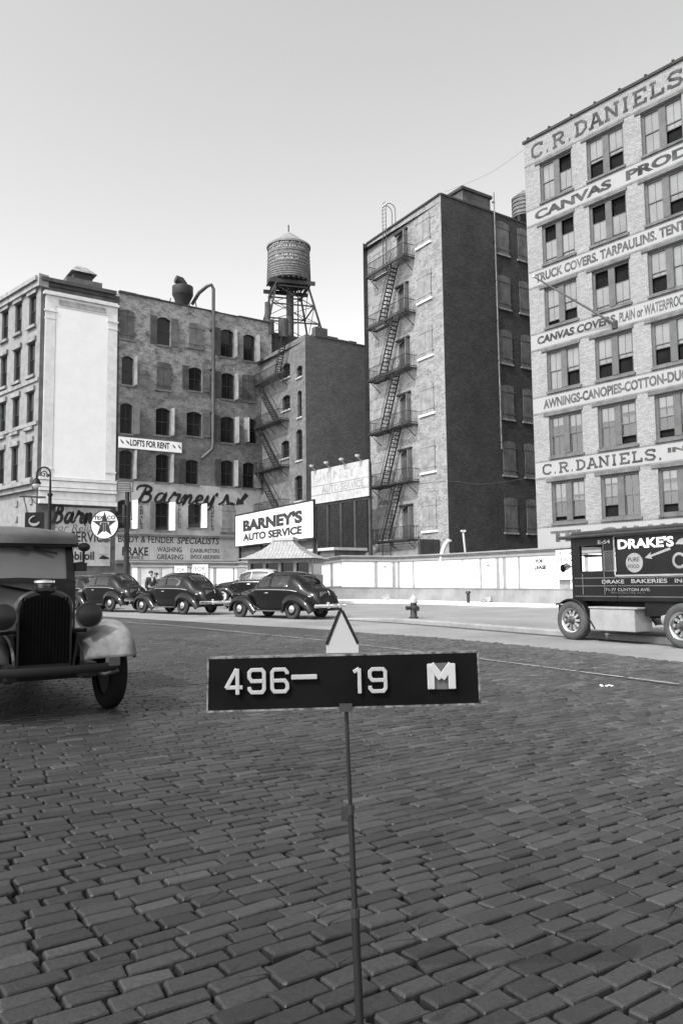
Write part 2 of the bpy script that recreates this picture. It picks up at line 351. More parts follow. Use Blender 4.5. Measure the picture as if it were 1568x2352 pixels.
# ------------------------------------------------------------------ walls with openings
def facade(mb, u0, u1, z0, z1, holes=(), y=0, reveal=.25, arch=0):
    us = sorted({u0, u1, *[h[0] for h in holes], *[h[1] for h in holes]}); zs = sorted({z0, z1, *[h[2] for h in holes], *[h[3] for h in holes]})
    us = [a for a in us if u0 <= a <= u1]; zs = [a for a in zs if z0 <= a <= z1]
    for a, b in zip(us, us[1:]):
        for c, d in zip(zs, zs[1:]):
            m_, n_ = (a + b) / 2, (c + d) / 2
            if any(h[0] < m_ < h[1] and h[2] < n_ < h[3] for h in holes): continue
            mb.add([(a, y, c), (b, y, c), (b, y, d), (a, y, d)], [(0, 1, 2, 3)])
    for a, b, c, d in holes:
        q = y + reveal
        mb.add([(a, y, c), (b, y, c), (b, y, d), (a, y, d), (a, q, c), (b, q, c), (b, q, d), (a, q, d)], [(0, 4, 5, 1), (1, 5, 6, 2), (2, 6, 7, 3), (3, 7, 4, 0)])
        if arch:   # segmental head: fill the two upper corners, 3 mm behind the wall face
            n = 6; t = y + .003
            for sgn in (0, 1):
                e = b if sgn else a; pts = [(e, t, d)]
                for k in range(n + 1):
                    f_ = .5 * k / n; x = a + (b - a) * (f_ if not sgn else 1 - f_); pts.append((x, t, d - arch * (2 * f_ - 1) ** 2))
                vs = pts + [(p[0], t + .08, p[2]) for p in pts]; m = len(pts)
                mb.add(vs, [tuple(range(m))] + [(k, k + 1, m + k + 1, m + k) for k in range(1, m - 1)])
def block(mb, u0, u1, d, z0, z1, y=0, roof=True, left=True, right=True):
    """the rest of a building behind its front: two sides, back, roof"""
    if left: mb.add([(u0, y, z0), (u0, y, z1), (u0, y + d, z1), (u0, y + d, z0)], [(0, 1, 2, 3)])
    if right: mb.add([(u1, y, z0), (u1, y, z1), (u1, y + d, z1), (u1, y + d, z0)], [(3, 2, 1, 0)])
    mb.add([(u0, y + d, z0), (u1, y + d, z0), (u1, y + d, z1), (u0, y + d, z1)], [(3, 2, 1, 0)])
    if roof: mb.add([(u0, y, z1 - .5), (u1, y, z1 - .5), (u1, y + d, z1 - .5), (u0, y + d, z1 - .5)], [(0, 1, 2, 3)])

M_dark = plain('dark_iron', .025, .5, 0, .4); M_black = plain('black_paint', .008, .5, 0, .2, .2); M_ink = plain('sign_black', .02, .7, 0, .3, .3, 6)
M_ink2 = plain('faded_sign_paint', .10, .85, 0, .2, .35, 3); M_white = plain('white_board', .78, .7, 0, .3, .06, .8)
M_paper = plain('paper', .8, .9, 0, .2, .04); M_sash = plain('sash_paint', .04, .6, 0, .3, .2); M_pane = plain('dark_pane', .010, .10, 0, .35, .2, .5)
M_room = plain('dark_room', .012, .9, 0, .1); M_blind = plain('roller_blind', .62, .8, 0, .2, .12, 1.5); M_stone = plain('sill_stone', .34, .85, 0, .2, .25, 2)
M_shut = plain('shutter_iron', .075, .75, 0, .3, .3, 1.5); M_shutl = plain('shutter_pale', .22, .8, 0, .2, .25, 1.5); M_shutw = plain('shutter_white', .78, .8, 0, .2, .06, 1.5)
M_tar = plain('roof_tar', .04, .9); M_rub = plain('tyre_rubber', .03, .8, 0, .3, .2, 5); M_chrome = plain('chrome', .75, .16, 1, .5, .05)
M_grey = plain('grey_paint', .28, .6, 0, .3, .12, 2); M_lgrey = plain('light_grey_paint', .42, .6, 0, .3, .12, 2)
M_glass = glass('car_glass', .85, .03); M_wood = plain('tank_wood', .15, .85, 0, .2, .3, 2.5)
exec_parts = []

# ------------------------------------------------------------------ ground
def sheet(name, pts, dz, m, kind='structure'):
    mb = MB(); mb.add([(p[0], p[1], gz(p[0]) + dz) for p in pts], [tuple(range(len(pts)))])
    o = mb.build(name, m, None); o['kind'] = kind
    if o.data.polygons[0].normal.z < 0: o.data.flip_normals()
    return o
la, lb = g(376, 1438), g(1568, 1581)
STREET = math.atan2(lb.y - la.y, lb.x - la.x)                      # direction the street runs
sv = Vector((math.cos(STREET), math.sin(STREET))); sn = Vector((-sv.y, sv.x))
M_ground = plain('old_asphalt', .11, .9, 0, .2, .2, .3)
BIG = [(-160, -90), (160, -90), (160, 260), (-160, 260)]
sheet('ground', BIG, 0, M_ground)
bnd = [g(221, 1415), g(376, 1425), g(750, 1447), g(1192, 1484), g(1568, 1527)]
b0 = bnd[0] - 60 * Vector((sv.x, sv.y, 0)); b9 = bnd[-1] + 60 * Vector((sv.x, sv.y, 0))
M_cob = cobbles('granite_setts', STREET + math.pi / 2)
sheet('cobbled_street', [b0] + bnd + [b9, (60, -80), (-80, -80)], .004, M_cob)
def concrete(name, v):
    m, nt, b = base(name, .85, 0, .25); tc = nt.nodes.new('ShaderNodeTexCoord')
    a = noise(nt, tc.outputs['Object'], .35, 6, .7, .35, .68); f = noise(nt, tc.outputs['Object'], 6, 6, .75, .3, .7)
    c = nmath(nt, 'MULTIPLY', mixv(nt, a, v * .72, v * 1.12), mixv(nt, f, .85, 1.12)); nt.links.new(c, b.inputs['Base Color']); bump(nt, b, f, .2, .01); MATS[name] = m; return m
M_conc = concrete('worn_concrete', .225); M_walk = concrete('pavement_concrete', .235); M_kerb = concrete('kerb_stone', .25); M_kwhite = weathered('whitewashed_stone', .8, .35, .9, .9, 2.5, False)
far = [(45, 70), (-60, 110)]
sheet('concrete_apron', [b0] + bnd + [b9, (60, 20)] + far, .008, M_conc)
# the setts in front of the camera, laid one by one
def setts():
    rs = random.Random(11); V, Fc, T = [], [], []
    sb = sorted((p.x * sv.x + p.y * sv.y, p.x * sn.x + p.y * sn.y) for p in [b0] + bnd + [b9])
    bq = -26.0
    while bq < 16:
        rh = rs.uniform(.080, .095); a = -3.5 + rs.uniform(-.2, 0); lim = lerp1(sb, bq) - .05
        while a < min(lim, 19):
            ln = rs.uniform(.145, .215); ca, cb_ = a + ln / 2, bq + rh / 2; a += ln
            X, Y = sn.x * ca + sv.x * cb_, sn.y * ca + sv.y * cb_
            if not (1.2 < Y < 19 and abs(X) < .55 * Y + 1.6): continue
            wob = .05 * math.sin(ca * 1.3 + bq * .21) + .03 * math.sin(ca * 3.1 + 1 + bq * .5)
            hl, hw = ln / 2 - rs.uniform(.004, .010), rh / 2 - rs.uniform(.004, .0085); h = .029 + rs.gauss(0, .002) + .012 * math.sin(X * 1.1 + .6) * math.sin(Y * .9); rot = rs.gauss(0, .035)
            tx, ty = rs.gauss(0, .010), rs.gauss(0, .012); n = len(V); z0 = gz(X) + .004; ck = rs.uniform(.05, .16)
            ring = [(-1, -1 + ck), (-1 + ck * .6, -1), (1 - ck * .6, -1), (1, -1 + ck), (1, 1 - ck), (1 - ck * .6, 1), (-1 + ck * .6, 1), (-1, 1 - ck)]
            jit = [(rs.gauss(0, .004), rs.gauss(0, .003)) for _ in ring]
            for lev, (ins, zz) in enumerate(((0, -.005), (0, h - .008), (.0025, h - .0025), (.008, h))):
                for (p, q_), (jx, jy) in zip(ring, jit):
                    la, lb_ = p * (hl - ins) + jx, q_ * (hw - ins * .8) + jy; l2, b2 = la - lb_ * rot, lb_ + la * rot
                    aa, bb_ = ca + l2, cb_ + b2 + wob; zt_ = zz + (la * tx + lb_ * ty if lev else 0)
                    V.append((sn.x * aa + sv.x * bb_, sn.y * aa + sv.y * bb_, z0 + zt_))
            for lev in range(3):
                for k in range(8): k2 = (k + 1) % 8; Fc.append((n + lev * 8 + k, n + lev * 8 + k2, n + lev * 8 + 8 + k2, n + lev * 8 + 8 + k))
            Fc.append(tuple(n + 24 + k for k in range(8)))
            falloff = min(1, max(0, (ca + rs.gauss(0, .4)) / 13)); tone = rs.uniform(.022, .046) * (.46 + 1.7 * falloff) * (1.5 if rs.random() < .06 else 1)  # foreground falloff put into the stone tone, darker near the camera
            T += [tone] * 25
        bq += rh
    me = bpy.data.meshes.new('laid_setts'); me.from_pydata(V, [], Fc); me.update()
    bm = bmesh.new(); bm.from_mesh(me); bmesh.ops.recalc_face_normals(bm, faces=bm.faces); bm.to_mesh(me); bm.free()
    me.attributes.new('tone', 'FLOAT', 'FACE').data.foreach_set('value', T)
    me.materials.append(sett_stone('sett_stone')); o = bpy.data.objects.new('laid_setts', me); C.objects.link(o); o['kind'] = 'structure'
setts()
jp = [(sn * a + sv * b_) for a, b_ in ((-3.6, -26), (-3.6, 16), (19, 16), (19, -26))]
lim_ = [p for p in bnd]
dirt = plain('joint_dirt', .006, .95, 0, .1, .3, 8)
sheet('joint_dirt', [(-2.6, 1.3), (2.6, 1.3), (9.6, 13.0) , (6.6, 13.4), (4.3, 16.0), (1.2, 18.9), (-11.5, 18.9)], .0062, dirt)
lp = [g(*p) for p in ((150, 1424), (376, 1438), (586, 1459), (746, 1476), (920, 1497), (1100, 1519), (1330, 1550), (1568, 1581))]
lp.append(lp[-1] + (lp[-1] - lp[-2]).normalized() * 12)
mb = MB()
for a, b in zip(lp, lp[1:]):
    n_ = max(2, int((b - a).length / .6)); q = Vector((sn.x, sn.y, 0))
    for k in range(n_):
        
        p, e = a.lerp(b, k / n_), a.lerp(b, (k + .93) / n_); j = random.uniform(-.012, .012); wv = random.uniform(.022, .036)
        mb.add([p - q * (wv - j), e - q * wv, e + q * (wv + j), p + q * wv], [(0, 1, 2, 3)])
for i, v_ in enumerate(mb.v): mb.v[i] = (v_[0], v_[1], gz(v_[0]) + .046)
ln = mb.build('road_line', weathered('road_paint', .30, .07, .95, .9, 9, False), None, fix=False); ln['kind'] = 'structure'
if ln.data.polygons[0].normal.z < 0: ln.data.flip_normals()
# raised pavement with its kerb
kp = [g(600, 1414), g(792, 1424), g(900, 1430), g(1022, 1439), g(1223, 1456)]
kdir = (kp[-1] - kp[2]).normalized(); kp.append(kp[-1] + kdir * 40)
KH = [.0, .05, .13, .13, .13, .13]
back = [Vector((p.x, p.y, 0)) + Vector((.55, .83, 0)) * 40 for p in kp]
mb = MB(); n_ = len(kp); q = Vector((-kdir.y, kdir.x, 0)); q = q if q.y > 0 else -q
mb.loft([[(p.x + q.x * .18, p.y + q.y * .18, gz(p.x) + h - .003 + .012) for p, h in zip(kp, KH)], [(p.x, p.y, gz(p.x) + .02) for p in back]], False)
pv = mb.build('pavement', M_walk, None); struct(pv)
if pv.data.polygons[0].normal.z < 0: pv.data.flip_normals()
mb = MB(); rings = []
for p, h in zip(kp, KH):
    zz = gz(p.x); rings.append([(p.x, p.y, zz - .05), (p.x, p.y, zz + h * .8), (p.x + q.x * .03, p.y + q.y * .03, zz + h + .012), (p.x + q.x * .19, p.y + q.y * .19, zz + h + .013), (p.x + q.x * .19, p.y + q.y * .19, zz - .05)])
mb.loft(rings, True); struct(mb.build('kerb', M_kerb, None))
gp = kp[1:]; qv = Vector((q.x, q.y, 0))
sheet('gutter', [p - qv * .34 for p in gp] + [p - qv * .01 for p in reversed(gp)], .0125, concrete('gutter_dirt', .075))

# ------------------------------------------------------------------ building fronts (planes read off the photograph)
def frame_at(x, Y, ang, y=900): p = at(x, y, Y); return Frame((p.x, p.y), ang)
BF = frame_at(270, 64.5, 55.4)          # dark brick loft and the billboard wall
LF0 = frame_at(1022, 53.0, 180 - 31.6)  # tall block: sunny side ends at this corner
SF = Frame(LF0.o, 55.9)                 # tall block: shaded side starts at the same corner
WF0 = frame_at(702, 65.0, 180 - 31.8); WS = Frame(WF0.o, 55.4)
DF = frame_at(1222, 46.5, 180 - 40.0)   # pale painted loft on the right
def root(name, F_, label, cat, u=0): return thing(name, label, cat, F_.world(u), F_.rz)
def window(par, h, y, m_frame, arch=0, bar=True, mull=1, blind=None, open_=0, panes=1, name='window', vb=1, mp=None, fw=.08):
    """a sash window in opening h of its building; returns the frame (> pane, blind)"""
    a, b, c, d = h; f = MB(); t = fw
    f.box(a, a + t, y, y + .09, c, d); f.box(b - t, b, y, y + .09, c, d); f.box(a + t, b - t, y, y + .09, c, c + t); f.box(a + t, b - t, y, y + .09, d - t - arch, d)
    W = (b - a) / mull; mid = (c + d) / 2; gl = MB(); bl = MB(); rm = MB()
    for k in range(mull):
        x0, x1 = a + W * k + t, a + W * (k + 1) - t
        if k: f.box(a + W * k - t * 1.5, a + W * k + t * 1.5, y - .03, y + .06, c + t, d - t - arch)
        x0 += t * .5 * (k > 0); x1 -= t * .5 * (k < mull - 1)
        op = open_[k] if isinstance(open_, (list, tuple)) else open_
        bd = blind[k] if isinstance(blind, (list, tuple)) else blind
        lo = c + t; hi = d - t - arch; H = hi - lo; s0, s1 = lo + H * .5, hi       # upper sash, lower sash
        l0 = lo + H * max(0, op); l1 = l0 + H * .5; u0_, u1_ = s0 + H * min(0, op), s1 + H * min(0, op)
        for (p, q_, yy) in ((u0_, u1_, y + .04), (l0, min(l1, hi), y + .075)):
            f.box(x0, x1, yy, yy + .03, p - .025, p + .025); f.box(x0, x1, yy, yy + .03, q_ - .03, q_)
            f.box(x0, x0 + .04, yy, yy + .03, p + .025, q_ - .03); f.box(x1 - .04, x1, yy, yy + .03, p + .025, q_ - .03)
            for v_ in range(vb): xx = x0 + (x1 - x0) * (v_ + 1) / (vb + 1); f.box(xx - .014, xx + .014, yy + .003, yy + .027, p + .025, q_ - .03)
            gl.add([(x0 + .04, yy + .015, p + .025), (x1 - .04, yy + .015, p + .025), (x1 - .04, yy + .015, q_ - .03), (x0 + .04, yy + .015, q_ - .03)], [(0, 1, 2, 3)])
        rm.add([(x0, y + .2, lo), (x1, y + .2, lo), (x1, y + .2, hi), (x0, y + .2, hi)], [(0, 1, 2, 3)])
        if bd: bl.add([(x0 + .02, y + .12, hi - H * bd), (x1 - .02, y + .12, hi - H * bd), (x1 - .02, y + .12, hi), (x0 + .02, y + .12, hi)], [(0, 1, 2, 3)])
    o = f.build(name, m_frame, par, fix=False)
    gl.build('pane', mp or M_pane, o, fix=False); rm.build('room', M_room, o, fix=False)
    if bl.v: bl.build('blind', M_blind, o, fix=False)
    return o
def leafs(par, a, b, c, d, m, ang=0, side=1, y=0, name='shutter', th=.045, arch=.0):
    """one iron shutter leaf, hinged at x=a (side 1: opens to the right of the hole); ang 0 flat on the wall, 90 straight out"""
    Wd = b - a; mb = MB(); ca, sa = math.cos(R(ang)), math.sin(R(ang)); hx = a if side > 0 else b
    def P(t, dep, z): # t along the leaf from hinge
        return (hx + side * (t * ca + dep * sa * 0) , y - .03 - t * sa - dep * (ca if ang < 60 else 0) , z) if ang < 60 else (hx + side * (t * ca + dep), y - .03 - t * sa, z)
    v = [P(0, 0, c), P(Wd, 0, c), P(Wd, 0, d - arch), P(0, 0, d), P(0, th, c), P(Wd, th, c), P(Wd, th, d - arch), P(0, th, d)]
    mb.add(v, [(0, 1, 2, 3), (7, 6, 5, 4), (0, 4, 5, 1), (1, 5, 6, 2), (2, 6, 7, 3), (3, 7, 4, 0)])
    for f_ in (.16, .84):
        z = c + (d - c) * f_; q = [P(.02, th, z - .03), P(Wd - .02, th, z - .03), P(Wd - .02, th, z + .03), P(.02, th, z + .03)]; q2 = [P(.02, th + .02, z - .03), P(Wd - .02, th + .02, z - .03), P(Wd - .02, th + .02, z + .03), P(.02, th + .02, z + .03)]
        mb.add(q + q2, [(0, 1, 2, 3), (7, 6, 5, 4), (0, 4, 5, 1), (1, 5, 6, 2), (2, 6, 7, 3), (3, 7, 4, 0)])
    return mb.build(name, m, par)
def closed_pair(par, h, m, y=-.02, arch=.12, sill=True, mat_sill=None):
    a, b, c, d = h; mid = (a + b) / 2; s = MB()
    n = 6
    for x0, x1 in ((a, mid - .012), (mid + .012, b)):
        pts = [(x0, c), (x1, c)] + [(x1 + (x0 - x1) * k / n, d - arch * (2 * ((x1 + (x0 - x1) * k / n) - a) / (b - a) - 1) ** 2) for k in range(n + 1)]
        s.prism(pts, y - .05, y)
    for f_ in (.14, .8): z = c + (d - c) * f_; s.box(a - .12, b + .12, y - .075, y - .051, z - .035, z + .035)
    o = s.build('shutters', m, par)
    if sill: MB().box(a - .12, b + .12, y - .1, y + .1, c - .16, c - .02).build('sill', mat_sill or M_stone, par)
    return o
exec_parts = None

# ---- dark brick loft (left of centre)
MB_brick = brick('dark_brick_limewashed', .055, .10, .12, .38, .80, streak=.4, wash_z=(15, 23))
b = root('brick_loft_building', BF, 'long dark brick loft with iron shutters and patchy limewash above its painted shop front', 'building')
U0, U1 = 0.02, BF.u(603, 900); ZT = BF.z(440, 706); ZW = BF.z(430, 1113)
U1 = U1 + 1.0
pick = {  # window openings on the photograph: x0 y0 x1 y1
 'B1': (361, 729, 392, 793), 'D1': (507, 757, 536, 820), 'E1': (559, 769, 586, 829),
 'A2': (280, 818, 307, 884), 'C2': (434, 844, 464, 898), 'D2': (509, 857, 538, 917),
 'A3': (276, 926, 305, 996), 'B3': (358, 937, 391, 1000), 'C3': (429, 946, 464, 1002), 'D3': (507, 957, 538, 1017), 'E3': (562, 962, 590, 1018),
 'A4': (274, 1034, 305, 1100), 'B4': (358, 1043, 389, 1108), 'C4': (427, 1056, 456, 1112), 'D4': (508, 1057, 536, 1117), 'E4': (558, 1062, 585, 1121),
 'A5': (270, 1148, 302, 1214), 'B5': (357, 1153, 388, 1218), 'C5': (432, 1157, 462, 1212)}
H = {k: BF.rect(*v) for k, v in pick.items()}
H = {k: (max(v[0], .15), *v[1:]) for k, v in H.items()}
shutp = {'A1': (276, 712, 308, 779), 'C1': (434, 743, 466, 799), 'B2': (360, 832, 392, 895), 'E2': (556, 861, 586, 921), 'D5': (509, 1160, 538, 1222)}
HS = {k: BF.rect(*v) for k, v in shutp.items()}; HS['A1'] = (max(HS['A1'][0], .12), *HS['A1'][1:])
mb = MB(); facade(mb, U0, U1, ZW, ZT, [h for k, h in H.items() if k[1] != '5'], arch=.22); block(mb, U0, U1, 14, 0, ZT)
mb.build('wall', MB_brick, b)
mb = MB(); Z0 = BF.z(430, 1234)
facade(mb, U0, U1, Z0, ZW, [h for k, h in H.items() if k[1] == '5'], y=-.02, arch=.2, reveal=.27); mb.build('painted_front', weathered('limewashed_front', .40, .16, .8), b)
ZL = BF.z(430, 1288); us, ue = U0, BF.u(557, 1250)
mb = MB(); mb.box(us, ue, -.10, -.021, ZL, Z0 - .03); mb.build('sign_band', weathered('sign_band_paint', .42, .18, .8), b)
mb = MB(); mb.box(us, ue + .1, -.28, -.03, Z0 - .03, Z0 + .16); mb.build('ledge', plain('ledge', .12, .8), b)
mb = MB(); mb.box(us, U1, -.02, .3, 0, ZL - .28); mb.box(us, ue + .1, -.3, -.0, ZL - .28, ZL - .001); mb.build('shopfront_base', plain('shopfront_base', .10, .8), b)
mb = MB(); ustep = [U0, BF.u(310), BF.u(365), BF.u(420), BF.u(500), BF.u(548), U1]; zt = [.45, .38, .28, .2, .12, .3]
for k in range(6): mb.box(ustep[k], ustep[k + 1] - .002, -.09, .3, ZT + .003, ZT + .003 + zt[k] * .45)
mb.build('coping', M_tar, b)
for k, h in H.items():
    window(b, h, .16, M_sash, arch=.0, mp=M_pane, fw=.07)
    MB().box(h[0] - .1, h[1] + .1, -.09, .1, h[2] - .15, h[2] - .002).build('sill', plain('brown_sill', .13, .9), b)
for k, h in HS.items(): closed_pair(b, h, M_shutl if k in ('D5',) else M_shut if k in ('A1', 'E2', 'B2') else plain('shutter_dusty', .13, .85, 0, .2, .3, 1.2), mat_sill=plain('brown_sill', .13, .9))
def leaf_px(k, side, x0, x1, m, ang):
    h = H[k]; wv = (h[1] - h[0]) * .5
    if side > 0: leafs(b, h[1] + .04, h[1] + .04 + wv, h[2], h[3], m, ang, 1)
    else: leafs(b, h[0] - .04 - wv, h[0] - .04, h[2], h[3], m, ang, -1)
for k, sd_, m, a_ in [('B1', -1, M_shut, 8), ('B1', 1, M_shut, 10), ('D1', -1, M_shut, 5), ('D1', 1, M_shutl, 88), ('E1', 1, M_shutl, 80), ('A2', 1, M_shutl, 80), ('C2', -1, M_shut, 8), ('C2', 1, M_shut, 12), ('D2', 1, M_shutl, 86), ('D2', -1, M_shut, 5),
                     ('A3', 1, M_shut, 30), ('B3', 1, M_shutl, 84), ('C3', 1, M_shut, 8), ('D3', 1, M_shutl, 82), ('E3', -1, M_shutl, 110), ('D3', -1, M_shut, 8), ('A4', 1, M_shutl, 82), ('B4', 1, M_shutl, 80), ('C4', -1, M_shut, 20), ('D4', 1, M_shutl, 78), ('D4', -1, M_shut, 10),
                     ('A5', 1, M_shutw, 62), ('B5', 1, M_shutw, 62), ('B5', -1, M_shutl, 25), ('C5', 1, M_shutw, 70), ('E4', 1, M_shut, 60)]: leaf_px(k, sd_, 0, 0, m, a_)  # leaves turned to the sun take paler iron, its light put into colour
# painted writing on its front
def px_text(par, F_, s, x0, yt, yb, x1, y, m, **kw):
    return text(par, s, F_.uz(x0, (yt + yb) / 2)[0], F_.uz(x1, (yt + yb) / 2)[0], F_.z(x0, yb), F_.z(x0, yt), y, m, **kw)
u_, z_ = BF.uz(312, 1152); cap = BF.z(330, 1116) - BF.z(330, 1152); tot = BF.u(556, 1150) - u_
adv = [.95, .92, .66, .72, .60, .52, .48, .5]; stw = tot / (cap * 6.0)
script(b, "Barney's", adv, u_, z_, cap, M_ink, -.035, .19, stw)
mb = MB(); ar = [BF.uz(*p) for p in ((541, 1160), (546, 1142), (551, 1148), (563, 1132), (571, 1139), (558, 1152), (560, 1158))]
mb.prism(ar, -.036, -.028); mb.build('arrow', M_ink, b)
for s, xx, y0, y1 in (('REPAIRS', 322, 1161, 1216), ('WELDING', 409, 1159, 1215), ('SUPPLIES', 485, 1162, 1220)):
    n_ = len(s)
    for k, ch in enumerate(s):
        yy = y0 + (y1 - y0) * k / n_; px_text(b, BF, ch, xx, yy, yy + (y1 - y0) / n_ * .8, xx + (6.5 if ch != 'I' else 2), -.032, M_ink2 if xx == 409 else M_ink, bold=.02)
px_text(b, BF, 'AUTO', 319, 1153.5, 1159.5, 342, -.032, M_ink, bold=.01)
px_text(b, BF, 'BODY & FENDER', 271, 1229.5, 1245.5, 399, -.104, M_ink, bold=.01)
px_text(b, BF, 'SPECIALISTS', 406, 1234, 1249, 503, -.104, M_ink, bold=.02, shear=.2)
px_text(b, BF, 'BRAKE', 280, 1256, 1276, 340, -.104, M_ink, bold=.03)
px_text(b, BF, 'SERVICE', 290, 1277, 1285, 329, -.104, M_ink, bold=.02)
px_text(b, BF, 'WASHING', 360, 1256, 1268, 417, -.104, M_ink, bold=.02); px_text(b, BF, 'GREASING', 360, 1273, 1285, 420, -.104, M_ink, bold=.02)
px_text(b, BF, 'CARBURETERS', 436, 1260, 1269, 503, -.104, M_ink, bold=.02); px_text(b, BF, 'SHOCK ABSORBERS', 437, 1274.5, 1283.5, 504, -.104, M_ink, bold=.02)
# brick bulkhead at the back of this roof
u0, u1 = BF.u(612, 760), BF.u(720, 760)

# ---- corner loft with the blank billboard
M_lime = weathered('pale_stucco', .50, .30, .7)
BW = Frame(BF.world(BF.u(92, 800)).to_2d(), BF.ang); uw = BW.u(272, 900)
b = root('corner_loft_building', BW, 'corner loft with pale stone front and tall side wall carrying the blank billboard', 'building')
ZC = BF.z(180, 662)
mb = MB(); zl = BW.z(180, 1140)
facade(mb, 0.0, uw, 0, ZC, y=0); mb.add([(0, 0, 0), (0, 0, ZC), (0, 0, ZC), (0, 0, 0)], [])
mb.add([(uw, 0, 0), (uw, 0, ZC), (uw, 12, ZC), (uw, 12, 0)], [(3, 2, 1, 0)]); mb.add([(0, 12, 0), (uw, 12, 0), (uw, 12, ZC), (0, 12, ZC)], [(3, 2, 1, 0)]); mb.add([(0, 0, ZC - .4), (uw, 0, ZC - .4), (uw, 12, ZC - .4), (0, 12, ZC - .4)], [(0, 1, 2, 3)])
mb.build('side_wall', plain('corner_dark_brick', .10, .85, 0, .2, .3, 1), b)
M_fst = plain('front_stone', .22, .85, 0, .2, .3, 2)
# street front, turned away to the left
FA = 180 - 46.5 - BW.ang                # angle of the front relative to this wall
ff = Frame(BW.world(0).to_2d(), 180 - 46.5)  # u runs right towards the corner, corner at u = 0
fr = thing('front', None, None, (0, 0, 0), ff.rz - BW.rz); fr.parent = b
hol = [ff.rect(*p) for p in ((62, 683, 74, 752), (54, 793, 70, 867), (52, 905, 68, 985), (49, 1020, 65, 1100))]
wd = 1.25; hol2 = []
for h in hol:
    for dx in (0, -2.6, -5.2): hol2.append((-2.05 + dx, -.8 + dx, h[2], h[3]))
mb = MB(); facade(mb, -9, 0, 0, ZC, hol2); mb.add([(-9, 0, 0), (-9, 0, ZC), (-9, 12, ZC), (-9, 12, 0)], [(0, 1, 2, 3)])
fw_ = mb.build('front_wall', weathered('pale_front_stone', .24, .09, .9, .85, 2.2), b); fw_.rotation_euler = fr.rotation_euler
bpy.data.objects.remove(fr)
rot = fw_.rotation_euler.copy()
for h in hol2:
    o = window(b, h, .15, M_sash); o.rotation_euler = rot
    MB().box(h[0] - .15, h[1] + .15, -.22, .1, h[2] - .25, h[2] - .02).build('sill', M_fst, o); MB().box(h[0] - .2, h[1] + .2, -.18, -.002, h[3] + .02, h[3] + .4).build('lintel', M_fst, o)
mb = MB(); mb.box(-9, -.02, -.5, -.002, ZC + .0, ZC + .35); mb.box(-9, -.02, -.3, -.003, ZC - .45, ZC - .003)
mb.box(-.02, .25, -.3, .5, ZC - .5, ZC + .5)
mb.build('cornice', plain('cornice_paint', .26, .8, 0, .2, .25), b).rotation_euler = rot
zb = ff.z(60, 1112)
mb = MB(); mb.box(-9, .1, -.6, -.002, zb - .2, zb + .12); mb.box(-9, .0, -.35, -.003, zb - .6, zb - .203); mb.build('shop_cornice', M_fst, b).rotation_euler = rot
mb = MB()
for z in (1, 2, 3, 4, 5, 6): mb.box(-1.0, -.55, -.12, -.004, z * 1.25 + .3, z * 1.25 + .75); mb.box(-3.6, -3.15, -.12, -.004, z * 1.25 + .3, z * 1.25 + .75)

for o in mb.each('quoin_block', M_fst, b): o.rotation_euler = rot
mb = MB()
for z in (4.9, 8.4): mb.box(-9, -.05, -.12, -.004, z + 9.2, z + 9.5)

for o in mb.each('string_course', M_fst, b): o.rotation_euler = rot
mb = MB(); mb.box(-.05, uw - .35, -.35, -.002, ZC + .003, ZC + .30); mb.box(0.05, uw - .4, -.14, -.003, ZC - .30, ZC - .003); mb.build('parapet', plain('parapet_dark', .06, .85), b)
# lower painted wall with writing
zp0, zp1 = BW.z(180, 1300), BW.z(180, 1166)
mb = MB(); mb.box(BW.u(128, 1200), uw - .5, -.08, -.003, zp0, zp1); mb.build('painted_wall', weathered('sign_wall_paint', .40, .14, .9), b)
zz = BW.z(180, 1303)
u_, z_ = BW.uz(133, 1200); cap = BW.z(133, 1160) - BW.z(133, 1200); script(b, "Barney's", adv, u_ - .5, z_, cap * .95, M_ink, -.09, .19, .78)
px_text(b, BW, 'For Reliable', 120, 1203, 1219, 243, -.086, M_ink2, shear=.25)
px_text(b, BW, 'AUTO SERVICE', 83, 1218, 1243, 249, -.087, M_ink, bold=.02)
px_text(b, BW, 'TIRES', 150, 1247, 1262, 197, -.086, M_ink2, bold=.02)
px_text(b, BW, 'Mobiloil', 138, 1266, 1286, 216, -.086, M_ink, bold=.03)
px_text(b, BW, 'GARGOYLE', 226, 1271.5, 1275.5, 249, -.086, M_ink2)
mb = MB(); mb.prism([BW.uz(*p) for p in ((226, 1284), (231, 1278), (237, 1275), (243, 1278), (249, 1280), (251, 1285), (245, 1284), (241, 1285), (235, 1284))], -.088, -.081); mb.build('emblem', M_ink, b)

bb = root('blank_billboard', BW, 'huge blank white billboard in a pilastered frame high on the corner loft', 'billboard')
zt_, zb_ = BW.z(180, 690), BW.z(180, 1128)
a, d = BW.u(97, 900), uw - .1
zi0, zi1 = zb_ + .0, zt_
mb = MB(); mb.box(a + .9, d - .9, -.14, -.004, zb_ + 1.0, zt_ - .9); mb.build('panel', weathered('billboard_paper', .74, .58, .5, .9, .9, False), bb)
mb = MB()
for x0, x1 in ((a + .1, a + .88), (d - .88, d - .1)):
    mb.box(x0, x1, -.17, -.005, zb_ + 1.0, zt_ - .05); mb.box(x0 - .08, x1 + .08, -.22, -.006, zt_ - 1.4, zt_ - 1.25); mb.box(x0 - .05, x1 + .05, -.2, -.0055, zt_ - 2.0, zt_ - 1.9); mb.box(x0 - .06, x1 + .06, -.21, -.006, zb_ + 1.6, zb_ + 1.75)
mb.each('pilaster', plain('billboard_frame', .58, .8, 0, .2, .1), bb)
